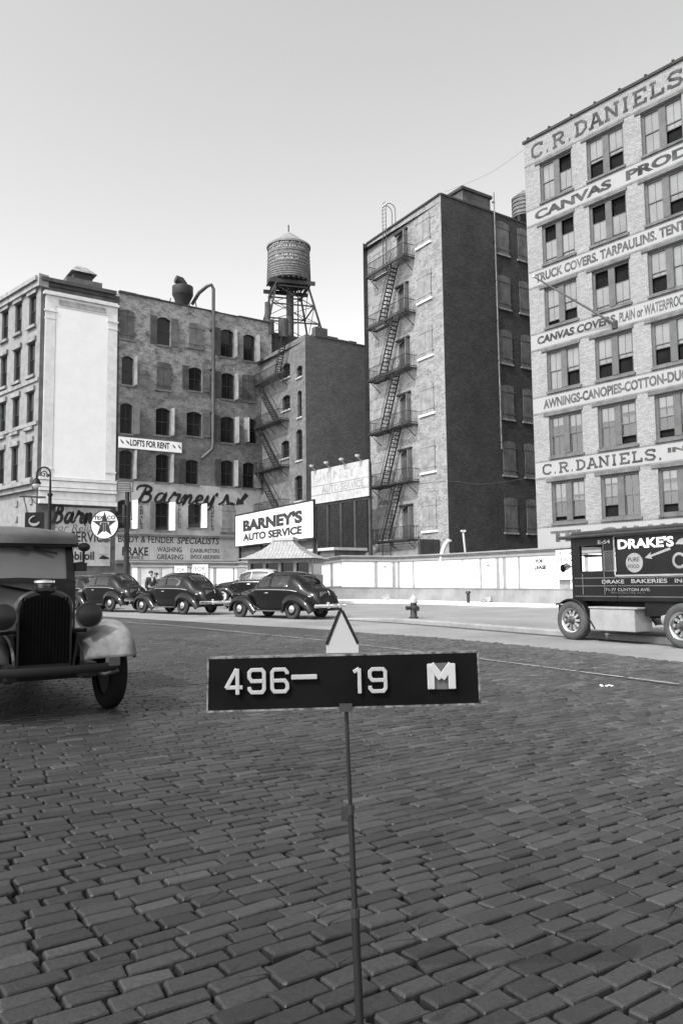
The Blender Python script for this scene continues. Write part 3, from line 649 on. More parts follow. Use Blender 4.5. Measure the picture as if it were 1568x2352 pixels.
mb = MB(); mb.box(a + .88, d - .88, -.16, -.007, zt_ - .88, zt_ - .06); mb.box(a - .1, d, -.3, -.008, zt_ - .04, zt_ + .16); mb.box(a, d - .1, -.22, -.009, zt_ + .18, zt_ + .3); mb.build('header', plain('billboard_frame', .5, .8), bb)
mb = MB(); z = zb_
for dz, h, p in ((.75, .22, .24), (.2, .5, .2), (-.1, .24, .28), (-.75, .6, .1), (-1.15, .34, .42)): mb.box(a - .1, d + .0, -p, -.004, z + dz, z + dz + h)
mb.each('base_moulding', plain('billboard_frame', .5, .8), bb)
um = (a + d) / 2; mb = MB()
mb.box(um - 1.9, um + 1.9, -.2, -.17, zt_ - .72, zt_ - .30); mb.build('nameplate', plain('nameplate', .3, .8), bb)
"""roof vent"""
v = thing('roof_ventilator', 'squat roof ventilator with hipped tin cap on the corner loft', 'ventilator', BW.world(BW.u(206, 650), ZC + .35, 2.6), BW.rz)
ub = (BW.u(246, 660) - BW.u(162, 660)) / 2
mb = MB(); mb.box(-ub, ub, -1.2, 1.2, -.75, 1.05); mb.build('curb', plain('vent_brick', .10, .9), v)
mb = MB(); mb.box(-ub * .55, ub * .5, -.9, .9, 1.05, 1.7); mb.build('neck', M_dark, v)
mb = MB(); e = ub * .72; mb.add([(-e, -1.2, 1.7), (e, -1.2, 1.7), (e, 1.2, 1.7), (-e, 1.2, 1.7), (-.35, -.2, 2.55), (.35, -.2, 2.55), (.35, .2, 2.55), (-.35, .2, 2.55)], [(0, 1, 2, 3), (0, 1, 5, 4), (1, 2, 6, 5), (2, 3, 7, 6), (3, 0, 4, 7), (4, 5, 6, 7)]); mb.build('cap', plain('vent_tin', .22, .6, 0, .4, .4, 2), v)

# dust collector with its duct, on the dark loft's roof
v = thing('dust_collector', 'dark conical dust collector with hooded top on the brick loft roof', 'dust collector', BF.world(BF.u(440, 700), ZT - .45, 2.0), BF.rz)
s = (BF.u(462, 690) - BF.u(417, 690)) * .5 * 1.02; z0 = .45
zc = lambda y: BF.z(440, y) - (ZT - .45) + .62
mb = MB(); mb.lathe([(.30, .0), (.42, zc(706)), (s * .95, zc(680)), (s, zc(678)), (s, zc(659)), (.45, zc(657) + .1), (0, zc(656) + .12)], n=20); mb.build('hopper', M_dark, v, smooth=True)
mb = MB(); mb.tube([(.05, 0, zc(660)), (0, 0, zc(652)), (-.22, 0, zc(646)), (-.7, 0, zc(643))], [.42, .42, .42, .36], 12); mb.build('hood', M_dark, v, smooth=True)
mb = MB()
for sx in (-1, 1):
    for sy in (-1, 1): mb.bar((sx * s * .95, sy * .6, zc(684)), (sx * s * 1.25, sy * .9, 0), .07)
mb.each('leg', M_dark, v)
v = thing('exhaust_duct', 'tall bent sheet metal duct running down the brick loft wall', 'duct', BF.world(0), BF.rz)
ud = BF.u(486, 850); mb = MB(); zt = BF.z(486, 658)
pth = [(BF.u(462, 690), 2.0, BF.z(462, 684)), (BF.u(470, 690), 1.2, BF.z(474, 664))] + [(ud - .55, -.2, zt - .15), (ud - .2, -.36, zt), (ud, -.36, zt - .35), (ud, -.36, BF.z(486, 1022)), (ud - .1, -.36, BF.z(485, 1034)), (BF.u(459, 1052), -.36, BF.z(459, 1055))]
mb.tube(pth, [.16, .17] + [.155] * 6, 12); mb.build('pipe', plain('duct_iron', .075, .6, 0, .4, .3, 1), v, smooth=True)
mb = MB()
for yy in (760, 850, 950): z = BF.z(486, yy); mb.box(ud - .2, ud + .2, -.4, -.005, z - .04, z + .04)
mb.each('clamp', M_dark, v)
v = root('lofts_for_rent_sign', BF, 'long white lofts for rent board across the brick loft', 'sign')
h = BF.rect(270, 1006, 414, 1040); zc0 = BF.z(272, 1029); zc1 = BF.z(272, 1004)
MB().box(h[0], h[1], -.35, -.27, zc0, zc1).build('board', M_white, v); 
text(v, 'LOFTS FOR RENT', BF.u(296, 1020), BF.u(386, 1020), zc0 + .22, zc1 - .14, -.356, M_ink, bold=.035)
for x0, x1 in ((272, 293), (391, 412)):
    a, d = BF.u(x0, 1020), BF.u(x1, 1020)
    mb = MB()
    for q in (0, 1): aa = a + (d - a) * (.05 + .6 * q); mb.prism([(aa, zc1 - .2), (aa + .3, zc1 - .45), (aa + .3, zc1 - .62), (aa + .08, zc1 - .42)], -.358, -.351)
    mb.build('ornament', M_ink, v)
mb = MB(); mb.box(h[0] + .5, h[0] + .6, -.27, 0, zc0 + .2, zc0 + .3); mb.box(h[1] - .6, h[1] - .5, -.27, 0, zc0 + .2, zc0 + .3); mb.each('bracket', M_dark, v)

# ---- wing with the lower fire escape
WL = Frame(WF0.world(WF0.u(598, 950)).to_2d(), WF0.ang); we = WL.u(702, 950)     # u from the inner corner to the sunlit corner
b = root('brick_wing_building', WL, 'lower brick wing between the two lofts with fire escape on its sunlit side', 'building')
ZR = WF0.z(700, 768)
wp = [(681, 840, 694, 866), (683, 897, 693, 958), (680, 986, 694, 1057), (677, 1092, 694, 1150), (648, 835, 666, 868), (648, 908, 666, 942), (646, 1012, 664, 1052)]
Hw = [WL.rect(*p) for p in wp]
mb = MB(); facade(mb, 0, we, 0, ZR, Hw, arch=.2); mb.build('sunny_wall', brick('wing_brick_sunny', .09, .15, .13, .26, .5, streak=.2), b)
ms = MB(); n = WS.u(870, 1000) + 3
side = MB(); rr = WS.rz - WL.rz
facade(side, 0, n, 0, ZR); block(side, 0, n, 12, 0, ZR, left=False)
o = side.build('shaded_wall', brick('wing_brick_shaded', .07, .12, .095, streak=.2, speck=.2), b); o.location = (we, 0, 0); o.rotation_euler = (0, 0, rr)  # darker copy of the wing brick, this side's shade put into its colour
for i, h in enumerate(Hw):
    window(b, h, .15, M_sash, blind=.55 if i == 3 else None); MB().box(h[0] - .08, h[1] + .08, -.1, .1, h[2] - .15, h[2] - .002).build('sill', M_stone, b)
def sidebox(name, x0, x1, z0, z1, y0, y1, m):
    o = MB().box(WS.u(x0, 800), WS.u(x1, 800), y0, y1, z0, z1).build(name, m, b); o.location = (we, 0, 0); o.rotation_euler = (0, 0, rr); return o
M_cop = plain('wing_coping', .07, .9)
for i, (xa, xb, zz) in enumerate(((724, 752, .85), (754, 776, .25), (778, 800, .15), (802, 819, .22), (821, 846, .08))): sidebox('coping', xa, xb, ZR + .004, ZR + .004 + zz, -.05, .5, M_cop)
# bulkhead and chimney stack under the water tower
bh = root('roof_bulkhead', BF, 'dark brick stair bulkhead with pipe stacks below the water tower', 'bulkhead')
u0, u1 = BF.u(604, 760), BF.u(722, 760); ztb = BF.z(660, 762)
MB().box(u0, u1 + 1.0, .8, 6, 15, ztb + .0).build('wall', brick('bulkhead_brick', .05, .075, .07), bh)
mb = MB()
for xx, rr_, yt in ((622, .55, 742), (620, .28, 700), (656, .5, 740)): mb.tube([(BF.u(xx, 750), .45, ztb - .5), (BF.u(xx, 750), .45, BF.z(xx, yt) + .35)], rr_, 10)
mb.each('stack', plain('stack_brick', .06, .85), bh, smooth=True)

# ---- fire escapes
def fire_escape(F_, label, plats, yb, ladder, dep=.95, extra=None, group=None):
    """plats: list of (u0,u1,z); ladder: (u_top, u_bottom) between successive platforms"""
    v = root('fire_escape', F_, label, 'fire escape'); prev = None
    for i, (a, c, z) in enumerate(plats):
        mb = MB()
        for k in range(7): y = -.06 - dep * k / 6; mb.bar((a, y, z), (c, y, z), .035, .05)
        for k in range(int((c - a) / .25) + 1): x = a + k * .25; mb.bar((x, -.05, z - .015), (x, -.08 - dep, z - .015), .03, .03)
        mb.bar((a, -.06 - dep, z - .03), (c, -.06 - dep, z - .03), .06, .12); mb.bar((a, -.02, z - .04), (a, -.08 - dep, z - .04), .05, .1); mb.bar((c, -.02, z - .04), (c, -.08 - dep, z - .04), .05, .1)
        for x in (a + .3, (a + c) / 2, c - .3): mb.bar((x, -.08 - dep, z - .05), (x, -.01, z - .85), .04, .04)
        mb.build('platform', M_dark, v)
        mb = MB(); top = z + .92
        for zz in (top, z + .12): mb.bar((a, -.06 - dep, zz), (c, -.06 - dep, zz), .04); mb.bar((a, -.02, zz), (a, -.06 - dep, zz), .04); mb.bar((c, -.02, zz), (c, -.06 - dep, zz), .04)
        k = a
        while k <= c: mb.bar((k, -.06 - dep, z), (k, -.06 - dep, top), .022); k += .17
        for k in range(1, 6): y = -.06 - dep * k / 6; mb.bar((a, y, z), (a, y, top), .022); mb.bar((c, y, z), (c, y, top), .022)
        mb.build('railing', M_dark, v)
        if i + 1 < len(plats):
            z2 = plats[i + 1][2]; ut, ub = ladder; mb = MB(); y0, y1 = -.30, -.88
            for y in (y0, y1): mb.bar((ut, y, z), (ub, y, z2), .05, .13); mb.bar((ut, y, z + .8), (ub, y, z2 + .8), .03)
            n = int((z - z2) / .27)
            for k in range(1, n): t = k / n; x, zz = ut + (ub - ut) * t, z + (z2 - z) * t; mb.box(x - .1, x + .1, y1, y0, zz - .015, zz + .015)
            mb.build('stair', M_dark, v)
    return v
zs = [WL.z(640, yy) for yy in (872, 974, 1078, 1176)]
fe = fire_escape(WL, 'black fire escape in the recess on the brick wing', [(WL.u(606, 950), WL.u(664, 950), z) for z in zs], 0, (WL.u(606, 950), WL.u(650, 950)))
mb = MB(); ua, ub = WL.u(650, 850), WL.u(668, 800)
for y in (-.35, -.85): mb.bar((ua, y, zs[0]), (ub, y, ZR + .6), .05, .12); mb.bar((ua, y, zs[0] + .8), (ub, y, ZR + 1.4), .03)
for k in range(1, 17): t = k / 17; mb.box(ua + (ub - ua) * t - .08, ua + (ub - ua) * t + .08, -.85, -.35, zs[0] + (ZR + .6 - zs[0]) * t - .015, zs[0] + (ZR + .6 - zs[0]) * t + .015)
mb.build('roof_ladder', M_dark, fe)

# ---- tall block in the middle
LW = Frame(LF0.world(LF0.u(848, 900)).to_2d(), LF0.ang); le = LW.u(1022, 900)
b = root('tall_brick_building', LW, 'tall narrow brick loft, sunlit fire escape side and dark shaded side', 'building')
ZH = LF0.z(1017, 443); pz = [LW.z(955, yy) for yy in (589, 717, 852, 984, 1113, 1239)]; st = (pz[0] - pz[5]) / 5
pz = [pz[0] - st * k for k in range(6)]
du0, du1 = LW.u(917, 900), LW.u(941, 900); doors = [(du0, du1, z + .02, z + 2.45) for z in pz]
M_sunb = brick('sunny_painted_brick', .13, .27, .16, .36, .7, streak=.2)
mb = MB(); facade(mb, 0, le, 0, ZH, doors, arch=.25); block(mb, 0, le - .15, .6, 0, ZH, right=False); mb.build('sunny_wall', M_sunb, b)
mb = MB(); n = 14.5; facade(mb, 0, n, 0, ZH); rr = SF.rz - LW.rz
mb.add([(n, 0, 0), (n, 0, ZH), (n, le, ZH), (n, le, 0)], [(3, 2, 1, 0)]); mb.add([(0, 0, ZH - .5), (n, 0, ZH - .5), (n, le, ZH - .5), (0, le, ZH - .5)], [(0, 1, 2, 3)]); mb.add([(0, le, 0), (n, le, 0), (n, le, ZH), (0, le, ZH)], [(3, 2, 1, 0)])
sw = mb.build('shaded_wall', brick('shaded_red_brick', .030, .055, .05, streak=.25, speck=.16), b)  # dark red brick, with this side's shade also put into its colour
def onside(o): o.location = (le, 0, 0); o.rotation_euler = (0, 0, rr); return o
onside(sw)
mb = MB(); mb.box(.0, n, -.06, .35, ZH + .003, ZH + .14); onside(mb.build('coping', M_tar, b))
mb = MB(); mb.box(-.05, le - .02, -.1, .3, ZH + .002, ZH + .13); mb.box(-.3, .0, -.12, .4, ZH - 1.0, ZH - .1); mb.build('eave', M_tar, b)
a, c = SF.u(1065, 450), SF.u(1128, 455); zch = SF.z(1063, 432)
o = onside(MB().box(a, c, .15, 1.7, ZH + .002, zch).build('chimney', brick('chimney_brick', .06, .1, .09), b))
MB().box(a - .12, c + .12, .03, 1.82, zch + .002, zch + .22).build('chimney_cap', M_tar, o)
for i, z in enumerate(pz):
    closed_pair(b, (LW.u(965, 900), LW.u(996, 900), z + .55, z + 2.75), M_shutl, mat_sill=plain('white_sill', .72, .8, 0, .2, .1))
    closed_pair(b, (LW.u(861, 900), LW.u(893, 900), z + .25, z + 2.5), M_shutl, mat_sill=plain('white_sill', .72, .8))
    h = doors[i]; o = MB().box(h[0], h[1], .18, .24, h[2], h[3]).build('fire_door', plain('door_iron', .06, .7, 0, .3, .3), b)
    MB().box(h[0] - .12, h[1] + .15, -.2, .02, h[3] + .02, h[3] + .16).build('door_hood', M_dark, b)
    leafs(b, h[1] + .02, h[1] + .55, h[2], h[3] - .1, M_shutl, 70, 1)
    for x0, x1 in ((1143, 1171), (1192, 1216)):
        q = (SF.u(x0, 700), SF.u(x1, 700), z + .45, z + 2.95); o = onside(closed_pair(b, q, plain('shutter_dull', .10, .8, 0, .3, .3, 1.2), sill=False)); onside(MB().box(q[0] - .1, q[1] + .1, -.12, .05, q[2] - .15, q[2] - .02).build('sill', plain('grey_sill', .2, .9), b))
pl = [(LW.u(868, 900), LW.u(958, 900), z) for z in pz]
fe = fire_escape(LW, 'black zigzag fire escape on the sunlit side of the tall brick loft', pl, 0, (LW.u(926, 900), LW.u(893, 900)))
mb = MB(); ug = LW.u(892, 600)
for x in (ug, ug + .45):
    mb.tube([(x, -.5, pz[0]), (x, -.5, ZH + 1.5)] + [(x, -.5 + .45 * (1 - math.cos(t)), ZH + 1.5 + .45 * math.sin(t)) for t in (.5, 1, 1.57, 2.1, 2.6, 3.14)] + [(x, .4, ZH + .1)], .03, 6)
for k in range(18): z = pz[0] + .3 + k * .3; mb.bar((ug, -.5, z), (ug + .45, -.5, z), .025)
mb.build('gooseneck_ladder', M_dark, fe)
mb = MB(); z = pz[5]
for x in (LW.u(900, 1200), LW.u(918, 1200)): mb.tube([(x, -.9, 0), (x, -.9, z)], .05, 6)
mb.each('post', M_dark, fe)
v = root('drain_pipe', LW, 'iron rainwater pipe down the sunlit rear edge of the tall loft', 'drain pipe')
MB().tube([(-.15, -.12, 0), (-.15, -.12, ZH - 1.0), (-.1, .05, ZH - .5)], .1, 8).build('pipe', plain('pipe_iron', .1, .6), v, smooth=True)
mb = MB()
for k in range(6): mb.box(-.28, .02, -.2, .03, 3 + k * 4, 3.08 + k * 4)
mb.each('strap', M_dark, v)
v = thing('vent_pipe', 'thin iron pipe rising past the roof on the shaded wall of the tall loft', 'pipe', SF.world(0), SF.rz)
x = SF.u(1138, 700); MB().tube([(x, -.14, SF.z(1147, 1032)), (x, -.14, SF.z(1135, 446))], .05, 8).build('pipe', plain('pipe_grey', .16, .6), v)
mb = MB()
for k in range(7): z = SF.z(1147, 1032) + .5 + k * 3; mb.box(x - .09, x + .09, -.16, -.002, z, z + .08)
mb.each('clip', M_dark, v)
# low sheds against the foot of the tall block, behind the hoarding
v = root('lean_to_shed', LW, 'low lean-to shed with sloping roof at the foot of the tall loft', 'shed')
mb = MB(); h0 = LW.z(940, 1258); mb.add([(-.2, -.05, h0), (le * .86, -.05, h0), (le * .86, -1.6, h0 - 1.3), (-.2, -1.6, h0 - 1.3)], [(0, 1, 2, 3)]); mb.build('roof', plain('shed_felt', .13, .9), v, solid=.08)
mb = MB(); mb.box(-.1, le * .84, -1.5, -.05, 0, h0 - 1.35); mb.build('wall', plain('shed_boards', .1, .9), v)
MB().box(le * .87, le * .9, -1.7, -.03, 0, h0 + .4).build('end_wall', M_tar, v)

# ---- pale painted loft on the right
b = root('pale_loft_building', DF, 'pale painted brick loft with dark lettering bands between its paired windows', 'building')
ZD = DF.z(1206, 330); WD = 21.0
u_c1 = DF.rect(1250, 660, 1325, 753); 
cu = [(1.08, 3.42), (4.75, 7.35), (8.75, 11.35), (12.6, 15.2), (16.5, 19.1)]
k_ = (DF.u(1436, 350) - DF.u(1238, 420)) / (7.44 - .79); off = DF.u(1243, 560) - .9 * k_
def xm(v): return v * k_ + off
cu = [((xm(a)), xm(c)) for a, c in ((.95, 3.55), (4.72, 7.42), (8.65, 11.35), (12.6, 15.3), (16.5, 19.2))]
rows = []
for x, y0, y1 in ((1238, 385, 467), (1243, 519, 606), (1250, 659.5, 753), (1255, 804, 897), (1260, 945.5, 1040), (1268, 1098, 1202)): rows.append((DF.z(x, y1), DF.z(x, y0)))
sp = (rows[0][0] - rows[5][0]) / 5; hh = sum(r_[1] - r_[0] for r_ in rows) / 6
rows = [(rows[0][0] - sp * k, rows[0][0] - sp * k + hh) for k in range(6)]
rows = [(r_[0], r_[1]) for r_ in rows]
hol = [(a, c, r_[0], r_[1]) for r_ in rows for a, c in cu]
M_pale = brick('pale_painted_brick', .22, .30, .19, .18, .15, streak=.10)
mb = MB(); facade(mb, 0, WD, 0, ZD, hol, reveal=.3); block(mb, 0, WD, 14, 0, ZD); mb.build('wall', M_pale, b)
mb = MB(); mb.box(-.06, WD, -.1, .4, ZD + .003, ZD + .16)
for k in range(14): mb.box(.3 + k * 1.55, .42 + k * 1.55, -.12, .1, ZD + .162, ZD + .26)
mb.build('coping', M_tar, b)
st_ = [ # blinds and open sashes: (blind, blind), (open, open) per window
 [((0, 0), (0, -.42)), ((.0, 0), (.42, .4)), ((0, 0), (0, .35)), ((.5, .5), (.2, 0)), ((0, .4), (0, 0))],
 [((0, 0), (-.42, -.4)), ((0, 0), (-.45, -.45)), ((.5, .2), (0, .35)), ((0, 0), (0, 0)), ((0, 0), (0, .3))],
 [((.0, .0), (.12, .3)), ((0, 0), (-.42, -.43)), ((.5, .3), (.4, 0)), ((.5, 0), (0, 0)), ((0, 0), (0, .3))],
 [((0, .5), (0, .4)), ((.48, .46), (.36, .4)), ((.5, .5), (.4, .4)), ((.5, .4), (0, 0)), ((0, 0), (0, .3))],
 [((.22, .3), (0, 0)), ((.35, .2), (0, .2)), ((.25, .3), (.2, .2)), ((0, .4), (0, 0)), ((0, 0), (0, .3))],
 [((.38, .34), (.12, .1)), ((.15, .0), (.3, 0)), ((.2, .4), (.2, 0)), ((0, 0), (0, 0)), ((0, 0), (0, .3))]]
M_palep = plain('pale_pane', .17, .07, 0, .9, .18, .6)    # flat pale grey panes for the upper rows
M_lg = glass('loft_glass', .75, .10)
M_sashD = plain('loft_sash_paint', .10, .6, 0, .3, .15)
for r_, (z0, z1) in enumerate(rows):
    for c_, (a, c) in enumerate(cu):
        bl, op = st_[r_][c_]; o = window(b, (a, c, z0, z1), .14, M_sashD, mull=2, blind=bl, open_=op, mp=M_palep if r_ < 4 else M_lg, fw=.13)
        MB().box(a - .32, c + .08, -.07, -.003, z1 + .02, z1 + .20).build('lintel', plain('lintel_paint', .11, .8), o); MB().box(a - .04, c + .10, -.10, .12, z0 - .14, z0 - .004).build('sill', plain('lintel_paint', .11, .8), o)
mb = MB(); M_bandline = plain('band_line', .16, .8)
for (z0, z1) in rows:
    for z in (z1 + .22, z0 - .24): mb.box(.0, WD, -.018, -.002, z, z + .09)
mb.each('band_line', M_bandline, b)
mb = MB(); 
for i in range(6): mb.box(.03, WD, -.008, -.001, (rows[i + 1][1] + .32) if i < 5 else rows[5][0] - 1.9, rows[i][0] - .25)
mb.each('lettering_band', weathered('band_paint', .30, .25, .5), b)
M_let = plain('band_lettering', .06, .85, 0, .2, .55, 1.3); M_let2 = plain('band_lettering_worn', .085, .85, 0, .2, .5, 1.3)
def band(i, x0, y0t, y0b, dz=0): return DF.u(x0, (y0t + y0b) / 2), DF.z(x0, y0b), DF.z(x0, y0t)
def fit(s, x0, yt, yb, x1, y1, m, bold=.02, sl_=False, shear=0, wid=.16):
    u0 = DF.u(x0, (yt + yb) / 2); u1 = DF.u(x1, y1); z0, z1 = DF.z(x0, yb), DF.z(x0, yt)
    return slab_fit(b, s, u0, u1, z0, z1 - z0, m, -.012, wid) if sl_ else text(b, s, u0, u1, z0, z1, -.012, m, bold=bold, shear=shear)
zt0 = rows[0][1] + .55; zt1 = ZD - .38
slab_fit(b, 'C.R.DANIELS.', DF.u(1219, 345), DF.u(1219, 345) + (DF.u(1560, 170) - DF.u(1219, 345)) * 12 / 11.2, zt0, zt1 - zt0, M_let, -.012, .19)
slab_fit(b, 'CANVAS', 0, 1, 0, 1, M_let, 0, .1) if False else None
def bz(i):   # lettering sits in the middle of its band
    lo = (rows[i + 1][1] + .32) if i < 5 else rows[5][0] - 1.30; hi = rows[i][0] - .25; q = (hi - lo) * .18; return lo + q, hi - q
text(b, 'CANVAS', DF.u(1227, 490), DF.u(1403, 415), *bz(0), y=-.012, m=M_let, bold=.05)
text(b, 'PRODUCTS', DF.u(1436, 400), DF.u(1436, 400) + (DF.u(1568, 345) - DF.u(1436, 400)) * 8 / 3.7, *bz(0), y=-.012, m=M_let, bold=.05)
text(b, 'TRUCK COVERS. TARPAULINS. TENTS', DF.u(1229, 630), DF.u(1229, 630) + (DF.u(1566, 520) - DF.u(1229, 630)) * 31 / 29.6, *bz(1), y=-.012, m=M_let2, bold=.045)
text(b, 'CANVAS COVERS,', DF.u(1233, 780), DF.u(1417, 730), *bz(2), y=-.012, m=M_let, bold=.05, shear=.08)
text(b, 'PLAIN or WATERPROOF', DF.u(1421, 730), DF.u(1421, 730) + (DF.u(1566, 690) - DF.u(1421, 730)) * 1.08, *bz(2), y=-.012, m=M_let2, bold=.03, shear=.08)
text(b, 'AWNINGS-CANOPIES-COTTON-DUCK', DF.u(1247, 915), DF.u(1247, 915) + (DF.u(1566, 840) - DF.u(1247, 915)) * 1.08, *bz(3), y=-.012, m=M_let2, bold=.045)
sl0 = DF.u(1245, 1065)
slab_fit(b, 'C.R.DANIELS,', sl0, DF.u(1520, 1035), bz(4)[0], bz(4)[1] - bz(4)[0], M_let, -.012, .21)
text(b, 'INC.', DF.u(1532, 1030), DF.u(1532, 1030) + 1.9, bz(4)[0] + .25, bz(4)[1] - .05, y=-.012, m=M_let2, bold=.05)
text(b, 'TEL. CANAL 6', DF.u(1264, 1230), DF.u(1264, 1230) + (DF.u(1329, 1230) - DF.u(1264, 1230)) * 4.9, *bz(5), y=-.012, m=M_let2, bold=.05)
fp = root('flagpole', DF, 'long bare flagpole slanting down across the pale loft wall', 'flagpole')
p0 = Vector((DF.u(1256, 660), -2.2, DF.z(1256, 660))); pA, pB = DF.uz(1257, 661), DF.uz(1412, 745)
mb = MB(); mb.tube([(pB[0], -.05, pB[1]), (pA[0] + .9, -2.6, pA[1] - .25)], [.07, .045], 8); mb.build('pole', plain('pole_paint', .09, .7), fp)
q = (pA[0] + .9, -2.6, pA[1] - .25); mb = MB(); mb.lathe([(0, -.1), (.09, -.05), (.1, .05), (0, .1)], q); mb.build('ball', M_lgrey, fp); mb = MB(); mb.box(pB[0] - .15, pB[0] + .15, -.14, -.003, pB[1] - .25, pB[1] + .15); mb.build('socket', M_dark, fp)

# roof tank behind, between the tall loft and the pale loft
v = thing('roof_tank', 'dark wooden water tank half hidden behind the pale loft', 'water tank', at(1200, 505, 66) * 1.0)
rk = 22 * 66 / F * 1.25; v.location = (at(1203, 505, 66).x, 66, 0); ztk, zbk = at(1203, 458, 66).z, at(1203, 502, 66).z
mb = MB(); mb.lathe([(0, zbk - .02), (rk, zbk), (rk, ztk), (rk * 1.03, ztk + .02), (0, ztk + .9)], n=24); mb.build('tank', M_wood, v, smooth=True)
mb = MB()
for k in range(5): z = zbk + (ztk - zbk) * (k + .5) / 5; mb.lathe([(rk + .01, z - .04), (rk + .04, z - .04), (rk + .04, z + .04), (rk + .01, z + .04)], n=24)
mb.each('hoop', M_dark, v)
mb = MB()
for sx in (-1, 1):
    for sy in (-1, 1): mb.bar((sx * rk * .6, sy * rk * .6, zbk), (sx * rk * .7, sy * rk * .7, 30), .2)
mb.each('leg', M_dark, v)

# ---- water tower
Y = 78.0; base_ = at(664, 750, Y); v = thing('water_tower', 'round wooden water tower with conical cap on steel legs', 'water tower', (base_.x, Y, 0), R(16))
mpx = Y / F; zt, zb = at(664, 566, Y).z, at(664, 651, Y).z; rt, rb = 49 * mpx, 51.5 * mpx
mb = MB(); prof = [(0, zb - .01)] + [(rb + (rt - rb) * k / 12, zb + (zt - zb) * k / 12) for k in range(13)] + [(0, zt + .01)]; mb.lathe(prof, n=36); tk = mb.build('tank', M_wood, v, smooth=True)
mb = MB()
for k, f_ in enumerate((.02, .07, .13, .19, .25, .32, .40, .49, .59, .70, .82, .95)):
    z = zb + (zt - zb) * f_; r_ = rb + (rt - rb) * f_; mb.lathe([(r_ + .005, z - .03), (r_ + .035, z - .03), (r_ + .035, z + .03), (r_ + .005, z + .03)], n=36)
mb.each('hoop', plain('hoop_iron', .06, .7), v)
zap = at(664, 533, Y).z; mb = MB(); mb.lathe([(rt - .1, zt - .25), (rt + .14, zt - .3), (rt + .14, zt - .1), (0.08, zap), (0, zap)], n=36); mb.build('roof', plain('tank_roof', .20, .85, 0, .2, .2, 2), v, smooth=True, sharp=30)
MB().tube([(0, 0, zap - .1), (0, 0, at(664, 517, Y).z)], .07, 8).build('finial', M_dark, v)
# white lettering remains on the staves
mb = MB(); random.seed(3)
for f_, a0, a1 in ((.90, -150, -45), (.79, -150, -45), (.55, -138, -72), (.46, -138, -75)):
    a = a0
    while a < a1:
        wd_ = random.uniform(2.0, 4.2); 
        if random.random() < .8:
            rr_ = rb + (rt - rb) * f_ + .04; z = zb + (zt - zb) * f_; h_ = (zt - zb) * .028
            p = [(rr_ * math.cos(R(t)), rr_ * math.sin(R(t))) for t in (a, a + wd_)]
            mb.add([(p[0][0], p[0][1], z - h_), (p[1][0], p[1][1], z - h_), (p[1][0], p[1][1], z + h_ * random.uniform(.3, 1)), (p[0][0], p[0][1], z + h_)], [(0, 1, 2, 3)])
        a += wd_ + random.uniform(1, 3)
mb.build('worn_lettering', plain('worn_white', .33, .9, 0, .2, .3, 4), tk, fix=False)
zf = at(664, 752, Y).z - 1.0; e = rb * .74; e2 = rb * 1.22; zj = zb - .55
mb = MB()
for k in range(9): x = -rb * .95 + rb * 1.9 * k / 8; mb.bar((x, -math.sqrt(max(.01, rb ** 2 - x * x)) - .1, zb - .12), (x, math.sqrt(max(.01, rb ** 2 - x * x)) + .1, zb - .12), .16, .22)
for s_ in (-1, 1): mb.bar((-rb * 1.05, s_ * e, zj + .1), (rb * 1.05, s_ * e, zj + .1), .2, .38); mb.bar((s_ * e, -rb * 1.05, zj - .25), (s_ * e, rb * 1.05, zj - .25), .2, .3)
mb.build('grillage', M_dark, v)
cr = [(-1, -1), (1, -1), (1, 1), (-1, 1)]
P = lambda c, t: Vector((c[0] * (e + (e2 - e) * t), c[1] * (e + (e2 - e) * t), zj - .3 + (zf - zj + .3) * t))
for c in cr: MB().bar(P(c, 0), P(c, 1.0), .17).build('leg', M_dark, v)
mb = MB()
for i in range(4):
    a, c = cr[i], cr[(i + 1) % 4]
    for t in (.02, .45, .86): mb.bar(P(a, t), P(c, t), .12)
    for t0, t1 in ((.02, .45), (.45, .86)):
        mb.bar(P(a, t0), P(c, t1), .055); mb.bar(P(c, t0), P(a, t1), .055)
mb.build('bracing', M_dark, v)
mb = MB(); mb.tube([(.1, 0, zb), (.1, 0, zf)], .38, 10); mb.tube([(.9, -.2, zb), (.9, -.2, zf)], .06, 6); mb.build('riser_pipe', plain('riser', .05, .8), v, smooth=True)

